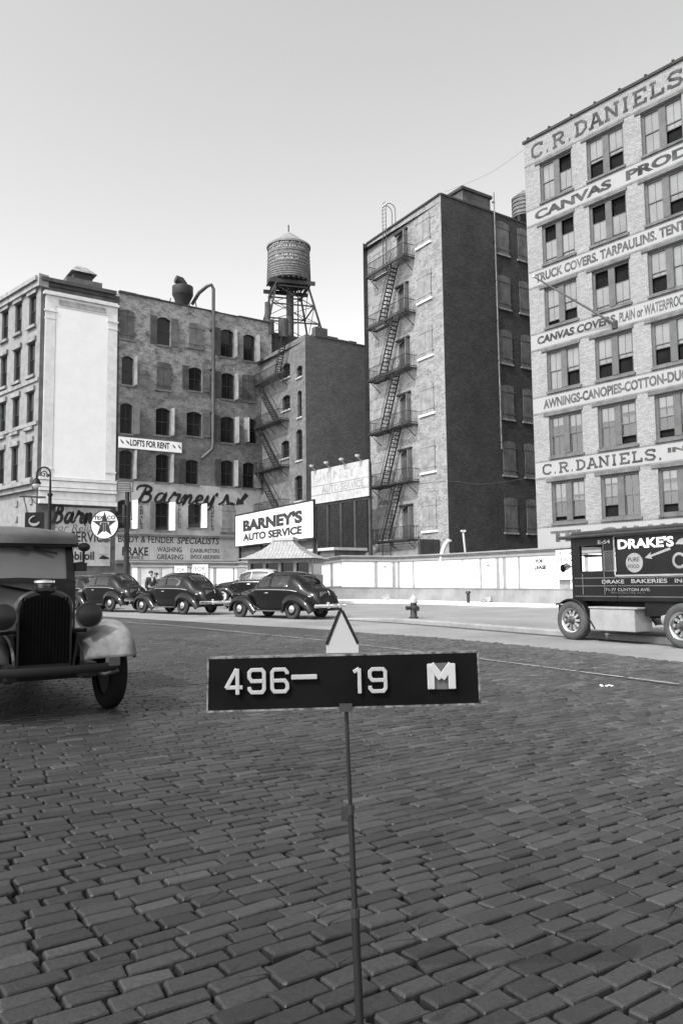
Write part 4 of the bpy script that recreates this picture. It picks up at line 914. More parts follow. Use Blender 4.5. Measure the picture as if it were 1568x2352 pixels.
# ------------------------------------------------------------------ white hoarding round the lot
fpts = [(700, 1287, 1373, 52.0), (784, 1275.5, 1373, 52.5), (915, 1276.5, 1374, 52.0), (1064, 1269.5, 1378, 48.5), (1159, 1264, 1381, 45.0), (1307, 1255.5, 1387, 41.0), (1500, 1242, 1396, 36.5)]
FP = [at(x, yb, Yd) for x, yt, yb, Yd in fpts]; FT = [at(x, yt, Yd).z for x, yt, yb, Yd in fpts]; FZ = [max(gz(p.x) + .14, p.z - .12) for p in FP]
M_fp = plain('hoarding_panel', .80, .8, 0, .2, .03, .8); M_fg = plain('hoarding_grey', .24, .8, 0, .2, .15, 1.5); M_fk = plain('hoarding_plinth', .21, .85, 0, .2, .2, .8)
fc = thing('hoarding_fence', 'long white panelled hoarding with grey posts curving round the vacant lot', 'fence', (0, 0, 0))
def fence_run(par, A, B, zb0, zb1, zt0, zt1, panels, x_of=None, plinth=.85, capt=.42):
    """one straight run; panels: (fraction0, fraction1) of white boarding"""
    d = Vector((B.x - A.x, B.y - A.y)); L = d.length; d /= L; rz_ = math.atan2(d.y, d.x)
    def put(mb, name, m):
        o = mb.build(name, m, par, fix=False)
        if par: o.location = (A.x - par.location.x, A.y - par.location.y, 0); o.rotation_euler = (0, 0, rz_)
        return o
    Z = lambda x, f: (zb0 + (zb1 - zb0) * x / L) * (1 - f) + (zt0 + (zt1 - zt0) * x / L) * f
    H_ = (zt0 - zb0 + zt1 - zb1) / 2; fa, fb = plinth / H_, 1 - capt / H_
    def strip(mb, x0, x1, f0, f1, y0, y1):
        v = [(x, y, Z(x, f)) for y in (y0, y1) for x, f in ((x0, f0), (x1, f0), (x1, f1), (x0, f1))]
        mb.add(v, [(0, 1, 2, 3), (7, 6, 5, 4), (0, 4, 5, 1), (1, 5, 6, 2), (2, 6, 7, 3), (3, 7, 4, 0)])
    mb = MB(); strip(mb, 0, L, 0, fa, -.09, 0); strip(mb, 0, L, fa * .93, fa, -.13, -.091); put(mb, 'plinth', M_fk)
    mb = MB(); strip(mb, 0, L, fb, 1 - .03, -.08, 0); strip(mb, -.05, L + .05, 1 - .03, 1.0, -.24, .05); strip(mb, 0, L, fb + .01, fb + (1 - fb) * .35, -.13, -.081); strip(mb, 0, L, fb + (1 - fb) * .6, fb + (1 - fb) * .72, -.16, -.081); put(mb, 'cornice', M_fg)
    last = 0
    for p0, p1 in panels:
        if p0 * L - last > .02: mb = MB(); strip(mb, last + .002, p0 * L - .002, fa + .001, fb - .001, -.07, 0); put(mb, 'post', M_fg)
        mb = MB(); strip(mb, p0 * L, p1 * L, fa + .001, fb - .001, -.04, -.0); put(mb, 'panel', M_fp); last = p1 * L
    if L - last > .02: mb = MB(); strip(mb, last + .002, L - .002, fa + .001, fb - .001, -.07, 0); put(mb, 'post', M_fg)
    return d, rz_, L
def frac(i, xs):
    """fraction along run i of a picture column"""
    A, B = FP[i], FP[i + 1]; f = Frame((A.x, A.y), math.degrees(math.atan2(B.x - A.x, B.y - A.y))); L = Vector((B.x - A.x, B.y - A.y)).length
    return [min(1, max(0, f.u(x, 1320) / L)) for x in xs]
cols = {0: [(709, 724), (729, 780)], 1: [(788, 907)], 2: [], 3: [], 4: [(1166, 1191), (1196, 1296)], 5: [(1300, 1340), (1350, 1500)]}
cols = {0: [(703, 722), (728, 782)], 1: [(784.5, 862)], 2: [(914.8, 916)], 3: [(1065, 1100)], 4: [(1164, 1189), (1195, 1290)], 5: [(1308, 1345), (1352, 1420), (1428, 1499)]}
cols[1] = [(784.2, 859), (867, 900), (908, 912)]; cols[2] = [(919, 948), (952, 1063.9)]; cols[3] = [(1064.1, 1103), (1107, 1141), (1148, 1156)]; cols[4] = [(1163, 1191), (1195, 1285)]
cols[5] = [(1309, 1345), (1352, 1420), (1428, 1499)]; cols[0] = [(701, 709), (714, 721), (729, 758), (764, 783.8)]
for i in range(6):
    pp = []
    for a, c in cols[i]: p = frac(i, (a, c)); pp.append((p[0], p[1]))
    fence_run(fc, FP[i], FP[i + 1], FZ[i], FZ[i + 1], FT[i], FT[i + 1], pp)
def fence_frame(i): A, B = FP[i], FP[i + 1]; return Frame((A.x, A.y), math.degrees(math.atan2(B.x - A.x, B.y - A.y)))
def fence_text(i, s, x0, yt, yb, x1, m, **kw):
    f = fence_frame(i); o = px_text(fc, f, s, x0, yt, yb, x1, -.045, m, **kw); o.location = (f.o.x, f.o.y, 0); o.rotation_euler = (0, 0, f.rz)
M_worn = plain('worn_sign_paint', .25, .9)
fence_text(1, 'NO', 879, 1300, 1304.5, 889, M_ink2, bold=.08); fence_text(1, 'TRESPASSING', 870, 1306.5, 1311, 902, M_worn)
fence_text(3, 'NO', 1119, 1297, 1301.5, 1127, M_ink, bold=.08); fence_text(3, 'PARKING', 1111, 1305, 1310.5, 1137, M_worn)
fence_text(4, 'FOR', 1231, 1284.5, 1293.5, 1248, M_ink, bold=.06); fence_text(4, 'LEASE', 1228, 1299, 1308.5, 1255, M_ink, bold=.06)
f5 = fence_frame(5)
v = thing('lease_poster', 'white lease poster with dark diamond on the hoarding behind the bakery truck', 'poster', f5.world(0), f5.rz)
h0, h1 = f5.u(1286, 1300) , f5.u(1334, 1300); zt, zb = f5.z(1290, 1264), f5.z(1290, 1331)
MB().box(h0, h1, -.30, -.25, zb, zt).build('board', M_paper, v)
cxm = (h0 + h1) / 2; hz = zt - zb
text(v, 'FOR', cxm - .42, cxm + .42, zt - hz * .2, zt - hz * .06, -.305, M_ink); text(v, 'LEASE', cxm - .6, cxm + .6, zt - hz * .41, zt - hz * .25, -.305, M_ink)
mb = MB(); zc = zt - hz * .57; mb.prism([(cxm - .42, zc), (cxm, zc - .2), (cxm + .42, zc), (cxm, zc + .2)], -.31, -.302); mb.build('emblem', M_ink2, v)
text(v, '57-7 A', cxm - .5, cxm + .5, zt - hz * .86, zt - hz * .78, -.305, M_worn)
mb = MB(); mb.box(h0 + .1, h0 + .2, -.25, -.1, zb, zt); mb.box(h1 - .2, h1 - .1, -.25, -.1, zb, zt); mb.each('batten', M_fg, v)
# whitewashed kerb along the foot of the hoarding
mb = MB(); rings = []
for i, p in enumerate(FP):
    q = FP[min(i + 1, 6)] - FP[max(i - 1, 0)]; nn = Vector((q.y, -q.x, 0)).normalized(); z = FZ[i]; a = p + nn * .5; c = p + nn * 2.3
    rings.append([(p.x, p.y, z - .3), (p.x, p.y, z + .02), (a.x, a.y, z + .02), (a.x + nn.x * .03, a.y + nn.y * .03, z - .02), (c.x, c.y, gz(c.x) + .16), (c.x, c.y, gz(c.x) - .05)])
mb.loft(rings, True); struct(mb.build('whitewashed_kerb', M_kwhite, None))

# the shorter run left of the office
lf = [(300, 1289, 54.5), (420, 1290, 55.0), (546, 1291, 55.5), (562, 1289, 54.0), (600, 1292, 50.0)]
LP = [at(x, 1370, Yd) for x, y, Yd in lf]; LT = [at(x, y, Yd).z for x, y, Yd in lf]
fl = thing('lot_fence', 'grey and white boarded fence below the painted brick shop front', 'fence', (0, 0, 0))
def lfr(i): A, B = LP[i], LP[i + 1]; return Frame((A.x, A.y), math.degrees(math.atan2(B.x - A.x, B.y - A.y)))
lcols = {0: [(303, 316), (324, 366), (372, 396), (402, 419)], 1: [(424, 436), (440, 490), (497, 535), (538, 545)], 3: [(566, 598)], 2: []}
for i in range(4):
    f = lfr(i); L = Vector((LP[i + 1].x - LP[i].x, LP[i + 1].y - LP[i].y)).length
    fence_run(fl, LP[i], LP[i + 1], .1, .1, LT[i], LT[i + 1], [(max(0, f.u(a, 1310) / L), min(1, f.u(c, 1310) / L)) for a, c in lcols[i]])
M_gp = plain('grey_panel', .42, .8)
for o in fl.children:
    if o.name.startswith('panel') and o.location.x == LP[3].x: o.data.materials[0] = M_gp
kk = [o for o in fl.children if o.name.startswith('panel')]
for o in kk[1:4]: o.data.materials[0] = M_gp
f = lfr(3); o = px_text(fl, f, 'NO', 573, 1303, 1308.5, 581, -.05, M_ink, bold=.02); o.location = (f.o.x, f.o.y, 0); o.rotation_euler = (0, 0, f.rz)
o = px_text(fl, f, 'PARKING', 567, 1311.5, 1318.5, 594, -.05, M_ink, bold=.02); o.location = (f.o.x, f.o.y, 0); o.rotation_euler = (0, 0, f.rz)
f = lfr(1)
for x0, x1, yt, yb, m, lab, ty in ((402, 430, 1300, 1336, M_ink, 'narrow lease sheet with small black letters on the boarded fence', 1304), (442, 478, 1297, 1336, M_ink, 'broad lease sheet with large thin letters on the boarded fence', 1300)):
    v = thing('lease_sheet', lab, 'poster', f.world(0), f.rz); h = f.rect(x0, yt, x1, yb); MB().box(h[0], h[1], -.20, -.16, h[2], h[3]).build('sheet', M_paper, v); w_ = h[1] - h[0]; hh_ = h[3] - h[2]
    text(v, 'FOR', h[0] + w_ * .2, h[1] - w_ * .2, h[3] - hh_ * .38, h[3] - hh_ * .12, -.205, m); text(v, 'LEASE', h[0] + w_ * .1, h[1] - w_ * .1, h[3] - hh_ * .76, h[3] - hh_ * .48, -.205, m)
    MB().box(h[0] + .1, h[1] - .1, -.16, -.1, h[2] + .1, h[2] + .2).build('batten', M_fg, v)

# ------------------------------------------------------------------ lot office with tiled roof
kA = at(655, 1380, 48.0); v = thing('lot_office', 'small lot office with flared pale tile roof and dark windows', 'office', (kA.x, 48.0, gz(kA.x)), R(-14))
s_ = 48.0 / F; zr = at(655, 1282, 46.0).z - gz(kA.x); za = at(650, 1240, 48.0).z - gz(kA.x); we_ = 90 * s_
mb = MB()
bw_ = we_ * .80
mb.box(-bw_, bw_, -bw_ * .55, bw_ * .9, 0, zr - .95)
for k in range(5): x = -bw_ + 2 * bw_ * k / 4; mb.box(x - .09, x + .09, -bw_ * .56, -bw_ * .40, zr - .948, zr - .1)
mb.box(-bw_, bw_, -bw_ * .6, bw_ * .9, zr - .25, zr - .02); mb.build('wall', plain('office_paint', .20, .8), v)
mb = MB(); mb.box(-bw_ + .05, bw_ - .05, -bw_ * .45, bw_ * .85, zr - .94, zr - .26); mb.build('windows', M_pane, v)
mb = MB(); rows_ = 9; prof = [(1.0, 0), (.86, .10), (.70, .25), (.52, .45), (.36, .70), (.28, .88), (.24, 1.0)]
rings = []
for f_, t in prof:
    x, y = we_ * f_, we_ * .72 * f_; z = zr + (za - zr) * t; rings.append([(-x, -y, z), (x, -y, z), (x, y, z), (-x, y, z)])
mb.loft(rings, True, True)
def tiles(name, v_):
    m, nt, b = base(name, .85, 0, .2); tc = nt.nodes.new('ShaderNodeTexCoord'); sp_ = nt.nodes.new('ShaderNodeSeparateXYZ'); nt.links.new(tc.outputs['Object'], sp_.inputs[0])
    wv = nmath(nt, 'SINE', nmath(nt, 'MULTIPLY', sp_.outputs[0], 30)); wz = nmath(nt, 'SINE', nmath(nt, 'MULTIPLY', sp_.outputs[2], 40)); h = nmath(nt, 'ADD', wv, nmath(nt, 'MULTIPLY', wz, .4))
    f_ = noise(nt, tc.outputs['Object'], 5, 4); nt.links.new(mixv(nt, f_, v_ * .8, v_ * 1.15), b.inputs['Base Color']); bump(nt, b, h, .6, .03); return m
mb.build('roof', tiles('roof_tiles', .27), v, fix=True)
mb = MB(); x = we_ * .24; mb.box(-x - .1, x + .1, -x * .72 - .1, x * .72 + .1, za - .06, za + .14); mb.build('ridge_cap', plain('ridge_tile', .36, .8), v)

# ------------------------------------------------------------------ big signs on the lot
SGR = at(723, 1192, 56.0); SG = Frame((SGR.x, SGR.y), 180 - 31.0); uL = SG.u(544, 1215); v = root('auto_service_sign', SG, 'big white auto service board with bold black letters above the lot office', 'sign')
zt, zb = SG.z(723, 1150), SG.z(723, 1234)
MB().box(uL, 0, -.12, .0, zb, zt).build('board', M_white, v)
mb = MB(); q = .07
mb.box(uL - q, q, -.16, .02, zt + .002, zt + .1); mb.box(uL - q, q, -.16, .02, zb - .1, zb - .002); mb.box(uL - q, uL - .002, -.16, .02, zb, zt); mb.box(.002, q, -.16, .02, zb, zt); mb.build('frame', M_dark, v)
mb = MB()
for x in (uL * .97, uL * .66, uL * .33, -.3): mb.bar((x, .1, 0), (x, .1, zt), .16); mb.bar((x, .1, zb - .2), (x, 1.6, 0), .1)
mb.each('post', M_dark, v)
MB().box(uL, -.1, .2, .28, zb - 1.6, zb - .12).build('apron_boards', plain('apron_boards', .07, .9), v)
M_bold = plain('sign_grey_black', .035, .7)
text(v, "BARNEY'S", SG.u(561, 1210), SG.u(698, 1190), zb + (zt - zb) * .44, zb + (zt - zb) * .82, -.126, M_bold, bold=.065)
text(v, 'AUTO SERVICE', SG.u(561, 1222), SG.u(697, 1215), zb + (zt - zb) * .13, zb + (zt - zb) * .37, -.126, M_bold, bold=.055)
M_thin = plain('sign_thin_grey', .35, .8)
for xa, xb, ls in ((546, 560, ('50', 'ROOMS', '!!')), (701, 721, ('Easy', 'TERMS', '!!'))):
    ua, ub = SG.u(xa, 1200), SG.u(xb, 1200); um, hw = (ua + ub) / 2, (ub - ua) / 2 * .85; zm, hz = zb + (zt - zb) * .5, (zt - zb) * .4
    mb = MB(); pts = [(um + hw * math.cos(t * math.pi / 12), zm + hz * math.sin(t * math.pi / 12)) for t in range(25)]; ribbon(mb, pts, .04, -.124); mb.build('oval', M_thin, v, fix=False)
    for k, s in enumerate(ls):
        if s == '50': s = '30'
        if s == 'ROOMS': s = 'DAYS'
        ww = hw * (.8 if s != '!!' else .22); z = zm + hz * (.28 - .42 * k); text(v, s, um - ww, um + ww, z, z + hz * .26, -.126, M_thin)

US = frame_at(848, 56.5, 180 - 37.0, 1100); uL = US.u(717, 1110)
v = root('faded_sign', US, 'faded whitewashed auto service board on a steel frame beside the tall loft', 'sign')
zt, zb = US.z(848, 1055), US.z(848, 1139); zm = zb + (zt - zb) * .52
MB().box(uL, 0, -.1, 0, zb, zt).build('board', weathered('faded_white', .42, .20, .8, .85, 1.6), v)
M_fade = plain('faded_letters', .33, .9); 
text(v, "BARNEY'S", uL * .96, -.6, zm + .25, zt - .25, -.106, M_fade, bold=.03); text(v, 'AUTO SERVICE', US.u(742, 1130), US.u(838, 1115), zb + .75, zm - .1, -.106, plain('faded_letters_dark', .24, .9), bold=.01)
text(v, 'Easy Terms', US.u(775, 1140), US.u(832, 1132), zb + .12, zb + .6, -.106, M_fade, shear=.2)
mb = MB()
for z in (zm, zb + .66): mb.box(uL, 0, -.104, -.1005, z - .03, z + .03)
mb.each('seam', plain('sign_seam', .2, .9), v)
mb = MB(); M_steel = plain('steel_frame', .05, .7)
for k in range(5): x = uL * (.02 + .95 * k / 4); mb.bar((x, .15, 0), (x, .15, zt - .2), .2)
for k in range(4): x0, x1 = uL * (.02 + .95 * k / 4), uL * (.02 + .95 * (k + 1) / 4); mb.bar((x0, .15, zb), (x1, 1.5, 0), .12)
mb.bar((uL, .15, zb - .1), (0, .15, zb - .1), .2); mb.build('steel_frame', M_steel, v)
mb = MB()
for k in range(4): x = uL * (.1 + .27 * k); mb.lathe([(0, -.12), (.16, -.05), (.2, .1), (0, .14)], (x, -.5, zt + .3)); mb.bar((x, -.5, zt + .2), (x, .0, zt - .1), .04)
mb.each('lamp', M_lgrey, v)
v = root('shed_building', US, 'low flat roofed shed behind the hoarding under the faded sign', 'shed')
z1 = US.z(800, 1262); mb = MB(); mb.box(uL, -.3, -3.0, -.3, 0, z1 - .2); mb.build('wall', plain('shed_wall', .09, .9), v)
mb = MB(); mb.box(uL - .2, -.1, -3.2, -.2, z1 - .198, z1); mb.build('roof_edge', M_lgrey, v)
mb = MB(); mb.prism([(uL * .55, z1 - .9), (uL * .35, z1 - .35), (uL * .0 - .4, z1 - .9)], -6.5, -3.3); mb.build('porch_roof', plain('porch_roof', .3, .8), v)

# ------------------------------------------------------------------ street furniture
p = g(950, 1421, 0); hz_ = gz(p.x) + .143
p = g(950, 1421, .13); v = thing('fire_hydrant', 'dark fire hydrant with pale bonnet on the pavement', 'hydrant', (p.x, p.y, gz(p.x) + .143), R(20)); k = .92 / .92
sc = 54 * p.y / F / 1.0
mb = MB(); mb.lathe([(0, 0), (.19, 0), (.19, .05), (.15, .07), (.135, .10), (.13, .60), (.15, .62)], n=16); mb.build('barrel', M_dark, v, smooth=True)
mb = MB(); mb.lathe([(.17, .62), (.18, .66), (.16, .70), (.15, .78), (.10, .86), (.05, .90), (.05, .97), (0, .975)], n=16); mb.build('bonnet', plain('hydrant_bonnet', .40, .5), v, smooth=True)
for nm, ax, ln_, r_, z in (('hose_outlet', -1, .24, .075, .42), ('pumper_outlet', 0, -.26, .10, .40)):
    mb = MB()
    if ax: mb.tube([(-.1, 0, z), (-.1 - ln_ * .7, 0, z)], r_, 10); mb.tube([(-.1 - ln_ * .7, 0, z), (-.1 - ln_ * .95, 0, z)], r_ * 1.25, 6)
    else: mb.tube([(0, -.1, z), (0, -.1 - .18, z)], r_, 10); mb.tube([(0, -.26, z), (0, -.33, z)], r_ * 1.2, 6)
    mb.build(nm, M_dark, v, smooth=True)
v.scale = (sc / .97, sc / .97, sc / .97)
p = g(1075, 1385, .14); v = thing('standpipe', 'short dark standpipe at the edge of the whitewashed kerb', 'standpipe', (p.x, p.y, gz(p.x) + .14)); k = 27 * p.y / F
mb = MB(); mb.tube([(0, 0, 0), (0, 0, k * .8)], .09, 10); mb.build('pipe', M_dark, v, smooth=True); mb = MB(); mb.lathe([(.15, k * .8), (.17, k * .85), (.13, k), (0, k)], n=12); mb.build('cap', M_dark, v, smooth=True)
# rubble heaps on the kerb
for (x, y, sz, lab) in ((1120, 1384, .42, 'larger pale heap of rubble on the whitewashed kerb'), (886, 1376, .26, 'smaller pale heap of rubble on the whitewashed kerb')):
    i = 2 if x > 915 else 1; p = at(x, y, (47.0 if x > 1000 else 51.6) - 1.0); mb = MB(); random.seed(x)
    for k in range(16):
        a = random.uniform(0, 6.28); r_ = sz * random.random() ** .6; s = random.uniform(.08, .18) * (1.3 - r_ / sz); cx_, cy_, cz_ = r_ * math.cos(a) * 1.3, r_ * math.sin(a) * .6, max(0, (1 - r_ / sz)) * sz * .5
        vs = [(cx_ + random.uniform(.6, 1.2) * s * sx, cy_ + random.uniform(.6, 1.2) * s * sy, cz_ + (s * random.uniform(.6, 1.2) if sz_ else -.08)) for sz_ in (0, 1) for sx, sy in ((-1, -1), (1, -1), (1, 1), (-1, 1))]
        mb.add(vs, [(3, 2, 1, 0), (4, 5, 6, 7), (0, 1, 5, 4), (1, 2, 6, 5), (2, 3, 7, 6), (3, 0, 4, 7)])
    o = mb.build('rubble_heap', plain('plaster_rubble', .34, .9), None); tag(o, lab, 'rubble heap'); o.location = (p.x, p.y, p.z)
# bishop's crook lamp
Yl = 40.0; s = Yl / F; pb = at(112, 1300, Yl); v = thing('street_lamp', 'ornate crook armed iron street lamp before the blank billboard', 'street lamp', (pb.x, Yl, gz(pb.x) + .0))
Zl = lambda y: at(112, y, Yl).z - gz(pb.x)
mb = MB(); mb.lathe([(0, 0), (.30, 0), (.28, .3), (.18, .5), (.16, 1.2), (.10, 1.35), (.085, Zl(1140)), (.13, Zl(1139)), (.13, Zl(1134)), (.06, Zl(1132)), (.05, Zl(1105))], n=14); mb.build('post', M_black, v, smooth=True)
mb = MB(); rc = 15.5 * s; zc = Zl(1088); cxl = -16 * s
mb.tube([(0, 0, Zl(1110))] + [(cxl + rc * math.cos(t), 0, zc + rc * math.sin(t)) for t in [math.pi * k / 14 for k in range(15)]] + [(cxl - rc * 1.05, 0, Zl(1098))], .045, 8)
for tt, (ox, oz, r0) in enumerate(((-16, 1089, 8), (-6, 1093, 4))):
    mb.tube([(ox * s + r0 * s * (1 - k / 22) * math.cos(k * .45), 0, Zl(oz) + r0 * s * (1 - k / 22) * math.sin(k * .45)) for k in range(20)], .03, 6)
mb.build('crook', M_black, v, smooth=True)
mb = MB(); mb.lathe([(.05, Zl(1097)), (.13, Zl(1100)), (.22, Zl(1108)), (.24, Zl(1111)), (.0, Zl(1111.5))], (cxl - rc * 1.05, 0, 0), n=14); mb.build('lamp_shade', M_black, v, smooth=True)
mb = MB(); mb.lathe([(.18, Zl(1111)), (.2, Zl(1115)), (.12, Zl(1120)), (0, Zl(1121))], (cxl - rc * 1.05, 0, 0), n=14); mb.build('globe', plain('opal_globe', .6, .3), v, smooth=True)
# hanging sign hooked to the corner building
v = thing('bracket_sign', 'dark fretted bracket sign hanging beside the street lamp', 'sign', (at(86, 1190, 41).x, 41, 0), R(10)); q = 41 / F
Zb = lambda y: at(86, y, 41).z
mb = MB(); mb.box(-.6, .35, -.05, .05, Zb(1217), Zb(1177)); mb.build('panel', M_black, v); mb = MB()
for k in range(3): mb.tube([(-.12 + .26 * math.cos(t * .5), -.08, Zb(1197) + .26 * math.sin(t * .5) * (1 - .2 * k)) for t in range(3 + k, 13)], .03, 6)
mb.build('scrollwork', M_grey, v)
mb = MB(); mb.bar((-.5, 0, Zb(1177)), (-.7, 0, Zb(1140)), .05); mb.bar((.3, 0, Zb(1177)), (-.4, 0, Zb(1140)), .04); mb.tube([(-.9, 0, Zb(1140)), (.4, 0, Zb(1142))], .05); mb.build('bracket', M_dark, v)
# utility pole with notice board, and the star sign
Yp = 46.0; pb = at(290, 1300, Yp); v = thing('utility_pole', 'dark wooden utility pole with small notice board on top', 'utility pole', (pb.x, Yp, gz(pb.x))); Zp = lambda y: at(290, y, Yp).z - gz(pb.x); s = Yp / F
mb = MB(); mb.tube([(0, 0, 0), (.02, 0, Zp(1130))], [.17, .13], 10); mb.build('pole', plain('creosote', .025, .8), v, smooth=True)
mb = MB(); mb.tube([(.2, -.1, Zp(1112)), (.33, -.1, Zp(1195))], .03, 6); mb.bar((-17 * s, 0, Zp(1198)), (13 * s, 0, Zp(1193)), .06); mb.bar((-50 * s, .05, Zp(1190)), (0, .05, Zp(1192)), .04); mb.tube([(-.12, -.16, Zp(1160)), (-.12, -.16, Zp(1205))], .09, 8); mb.build('hardware', M_dark, v)
mb = MB(); mb.box(-20 * s, 14 * s, -.12, -.06, Zp(1130), Zp(1107)); mb.build('notice_board', plain('notice_grey', .2, .8), v)
mb = MB(); random.seed(5)
for r_ in range(5): mb.box(-18 * s, (random.uniform(6, 12)) * s, -.126, -.1205, Zp(1111.5 + r_ * 4), Zp(1110.0 + r_ * 4))
mb.build('notice_lines', M_ink, v)
mb = MB(); mb.box(-21 * s, -20 * s, -.14, -.05, Zp(1131), Zp(1106)); mb.box(14 * s, 15 * s, -.14, -.05, Zp(1131), Zp(1106)); mb.box(-20 * s, 14 * s, -.14, -.05, Zp(1131), Zp(1130.1)); mb.box(-20 * s, 14 * s, -.14, -.05, Zp(1106.9), Zp(1106)); mb.each('notice_frame', M_dark, v)
Ys = 45.4; pc = at(241.5, 1205, Ys); s = Ys / F; v = thing('star_sign', 'round white sign with black star hung from the utility pole', 'sign', (pc.x, Ys, pc.z), R(-6)); r_ = 33.5 * s
mb = MB(); mb.lathe([(0, -.06), (r_ * .955, -.06), (r_ * .955, .04), (0, .04)], axis='Y', n=40); mb.build('disc', plain('enamel_white', .62, .4, 0, .5, .04), v)
mb = MB(); mb.lathe([(r_ * .957, -.09), (r_, -.09), (r_, .06), (r_ * .957, .06)], axis='Y', n=40); mb.loft([[(0, 0, 0)]], False) if False else None; mb.build('rim', M_ink, v)
st = [(r_ * .92 * (1 if k % 2 == 0 else .385) * math.sin(math.pi * k / 5), r_ * .92 * (1 if k % 2 == 0 else .385) * math.cos(math.pi * k / 5) - r_ * .02) for k in range(10)]
mb = MB()
for k in range(10): a, c = st[k], st[(k + 1) % 10]; mb.add([(0, -.066, 0), (a[0], -.066, a[1]), (c[0], -.066, c[1])], [(0, 1, 2)])
mb.build('star', M_ink, v, fix=False)
mb = MB(); tt = r_ * .32
for q, (m, yy) in enumerate(((plain('enamel_grey', .35, .5), -.070), (M_ink, -.073))):
    k = 1 if q == 0 else .74; mb = MB(); cz_ = r_ * .06
    mb.prism([(-tt * k, cz_ + tt * .34 * k), (-tt * k, cz_ - tt * .28 * k), (-tt * .72, cz_ - tt * .1 * k), (-tt * .24 * k, cz_ - tt * .0), (-tt * .24 * k, cz_ - tt * 1.75), (tt * .24 * k, cz_ - tt * 1.75), (tt * .24 * k, cz_), (tt * .72, cz_ - tt * .1 * k), (tt * k, cz_ - tt * .28 * k), (tt * k, cz_ + tt * .34 * k)], yy, yy + .003); mb.build('emblem_letter', m, v)
text(v, 'TEXACO', -r_ * .76, r_ * .76, r_ * .34, r_ * .62, -.078, M_ink, bold=.03)
mb = MB(); mb.bar((r_ * .7, .1, r_ * .6), (47 * s, .3, r_ * .55), .06); mb.bar((r_ * .7, .1, -r_ * .5), (47 * s, .3, -r_ * .5), .06); mb.box(-.3, .3, -.04, .06, -r_ - .14, -r_ - .001); mb.each('bracket', M_dark, v)
v = thing('lamp_mast', 'thin pale mast with small head rising behind the hoarding', 'mast', (at(1068, 1270, 50).x, 50, 0)); z1 = at(1064, 1221, 50).z; x1 = at(1063, 1221, 50).x - at(1068, 1270, 50).x
MB().tube([(0, 0, 0), (0, 0, at(1068, 1270, 50).z), (x1, 0, z1)], .07, 8).build('mast', M_lgrey, v, smooth=True); MB().box(x1 - .16, x1 + .16, -.1, .1, z1 - .02, z1 + .1).build('head', M_lgrey, v)
v = thing('bent_stovepipe', 'pale curved stovepipe leaning behind the hoarding beside the lean-to', 'stovepipe', (at(1022, 1265, 49.6).x, 49.6, 0)); o_ = at(1022, 1265, 49.6)
mb = MB(); mb.tube(catmull([(at(x, y, 49.6).x - o_.x, 0, at(x, y, 49.6).z) for x, y in ((1012, 1290), (1014, 1275), (1018, 1259), (1026, 1245), (1031, 1242))], 4), .14, 10); mb.build('pipe', plain('galvanised', .5, .5), v, smooth=True); MB().lathe([(.16, -.06), (.18, 0), (.16, .06)], (at(1031, 1242, 49.6).x - o_.x, 0, at(1031, 1242, 49.6).z)).build('cowl', M_lgrey, v)
# wires
def wire(pts, lab, r_=.013):
    mb = MB(); mb.tube(catmull(pts, 8), r_, 5); o = mb.build('wire', M_dark, None); tag(o, lab, 'wire')
a = LW.world(-.3, LW.z(850, 1108), -.25); c = SF.world(0, 0, -.15); c.z = LF0.z(1022, 1105) + .02; e = at(1230, 1095, 50); m = at(1110, 1112, 51.5)
a.z = at(775, 1140, a.y).z if False else LF0.z(862, 1131)
wire([LW.world(.2, LF0.z(862, 1130), -.3), LW.world(le * .6, LF0.z(950, 1120), -1.2), (c.x - .1, c.y - .3, LF0.z(1022, 1108)), (m.x, m.y, m.z), (e.x, e.y, e.z)], 'sagging wire strung across the tall loft to the pale loft')
wire([DF.world(0, ZD - .4, -.1), at(1120, 400, 49), LF0.world(-.0, ZH + .3, .4)], 'thin wire between the roofs of the two tall lofts', .007)
# litter on the street
for x, y, lab, sz in ((1392, 1581, 'white paper scrap lying on the cobbles near the road line', (.07, .04)), (908, 1393, 'white paper scrap on the pavement near the hydrant', (.3, .12)), (1105, 1434, 'white paper scrap in the gutter below the pavement kerb', (.2, .1))):
    p = g(x, y, .0); mb = MB(); rs = random.Random(int(x)); zz = .145 if y < 1400 else .016
    n = 5; vs = [((i / n - .5) * 2 * sz[0], (j - .5) * 2 * sz[1], zz + .004 + rs.uniform(0, .022)) for i in range(n + 1) for j in (0, 1)]
    mb.add(vs, [(2 * i, 2 * i + 2, 2 * i + 3, 2 * i + 1) for i in range(n)]); o = mb.build('paper_scrap', M_paper, None, solid=.003); tag(o, lab, 'paper'); o.location = (p.x, p.y, gz(p.x))

# ------------------------------------------------------------------ cars
M_paint = plain('car_black', .005, .10, 0, .30, .1, 1); M_paint2 = plain('car_dark_grey', .012, .12, 0, .35, .1, 1); M_roofp = plain('car_roof_grey', .10, .3, 0, .5, .1, 1, .4)
M_seat = plain('car_seat', .09, .9); M_hub = plain('hub_metal', .55, .2, .9, .5, .05)
TOP = [(2.20, .52), (2.17, .80), (2.05, .97), (1.55, 1.06), (1.0, 1.10), (.90, 1.13), (.62, 1.42), (.45, 1.56), (.2, 1.655), (-.2, 1.70), (-.6, 1.695), (-.95, 1.665), (-1.2, 1.61), (-1.45, 1.48), (-1.68, 1.27), (-1.85, 1.16), (-2.1, 1.10), (-2.32, .98), (-2.43, .72), (-2.46, .5)]
WID = [(2.20, .16), (2.05, .27), (1.55, .40), (1.0, .56), (.62, .68), (0, .755), (-.6, .755), (-1.2, .73), (-1.6, .69), (-2.0, .63), (-2.3, .54), (-2.46, .42)]
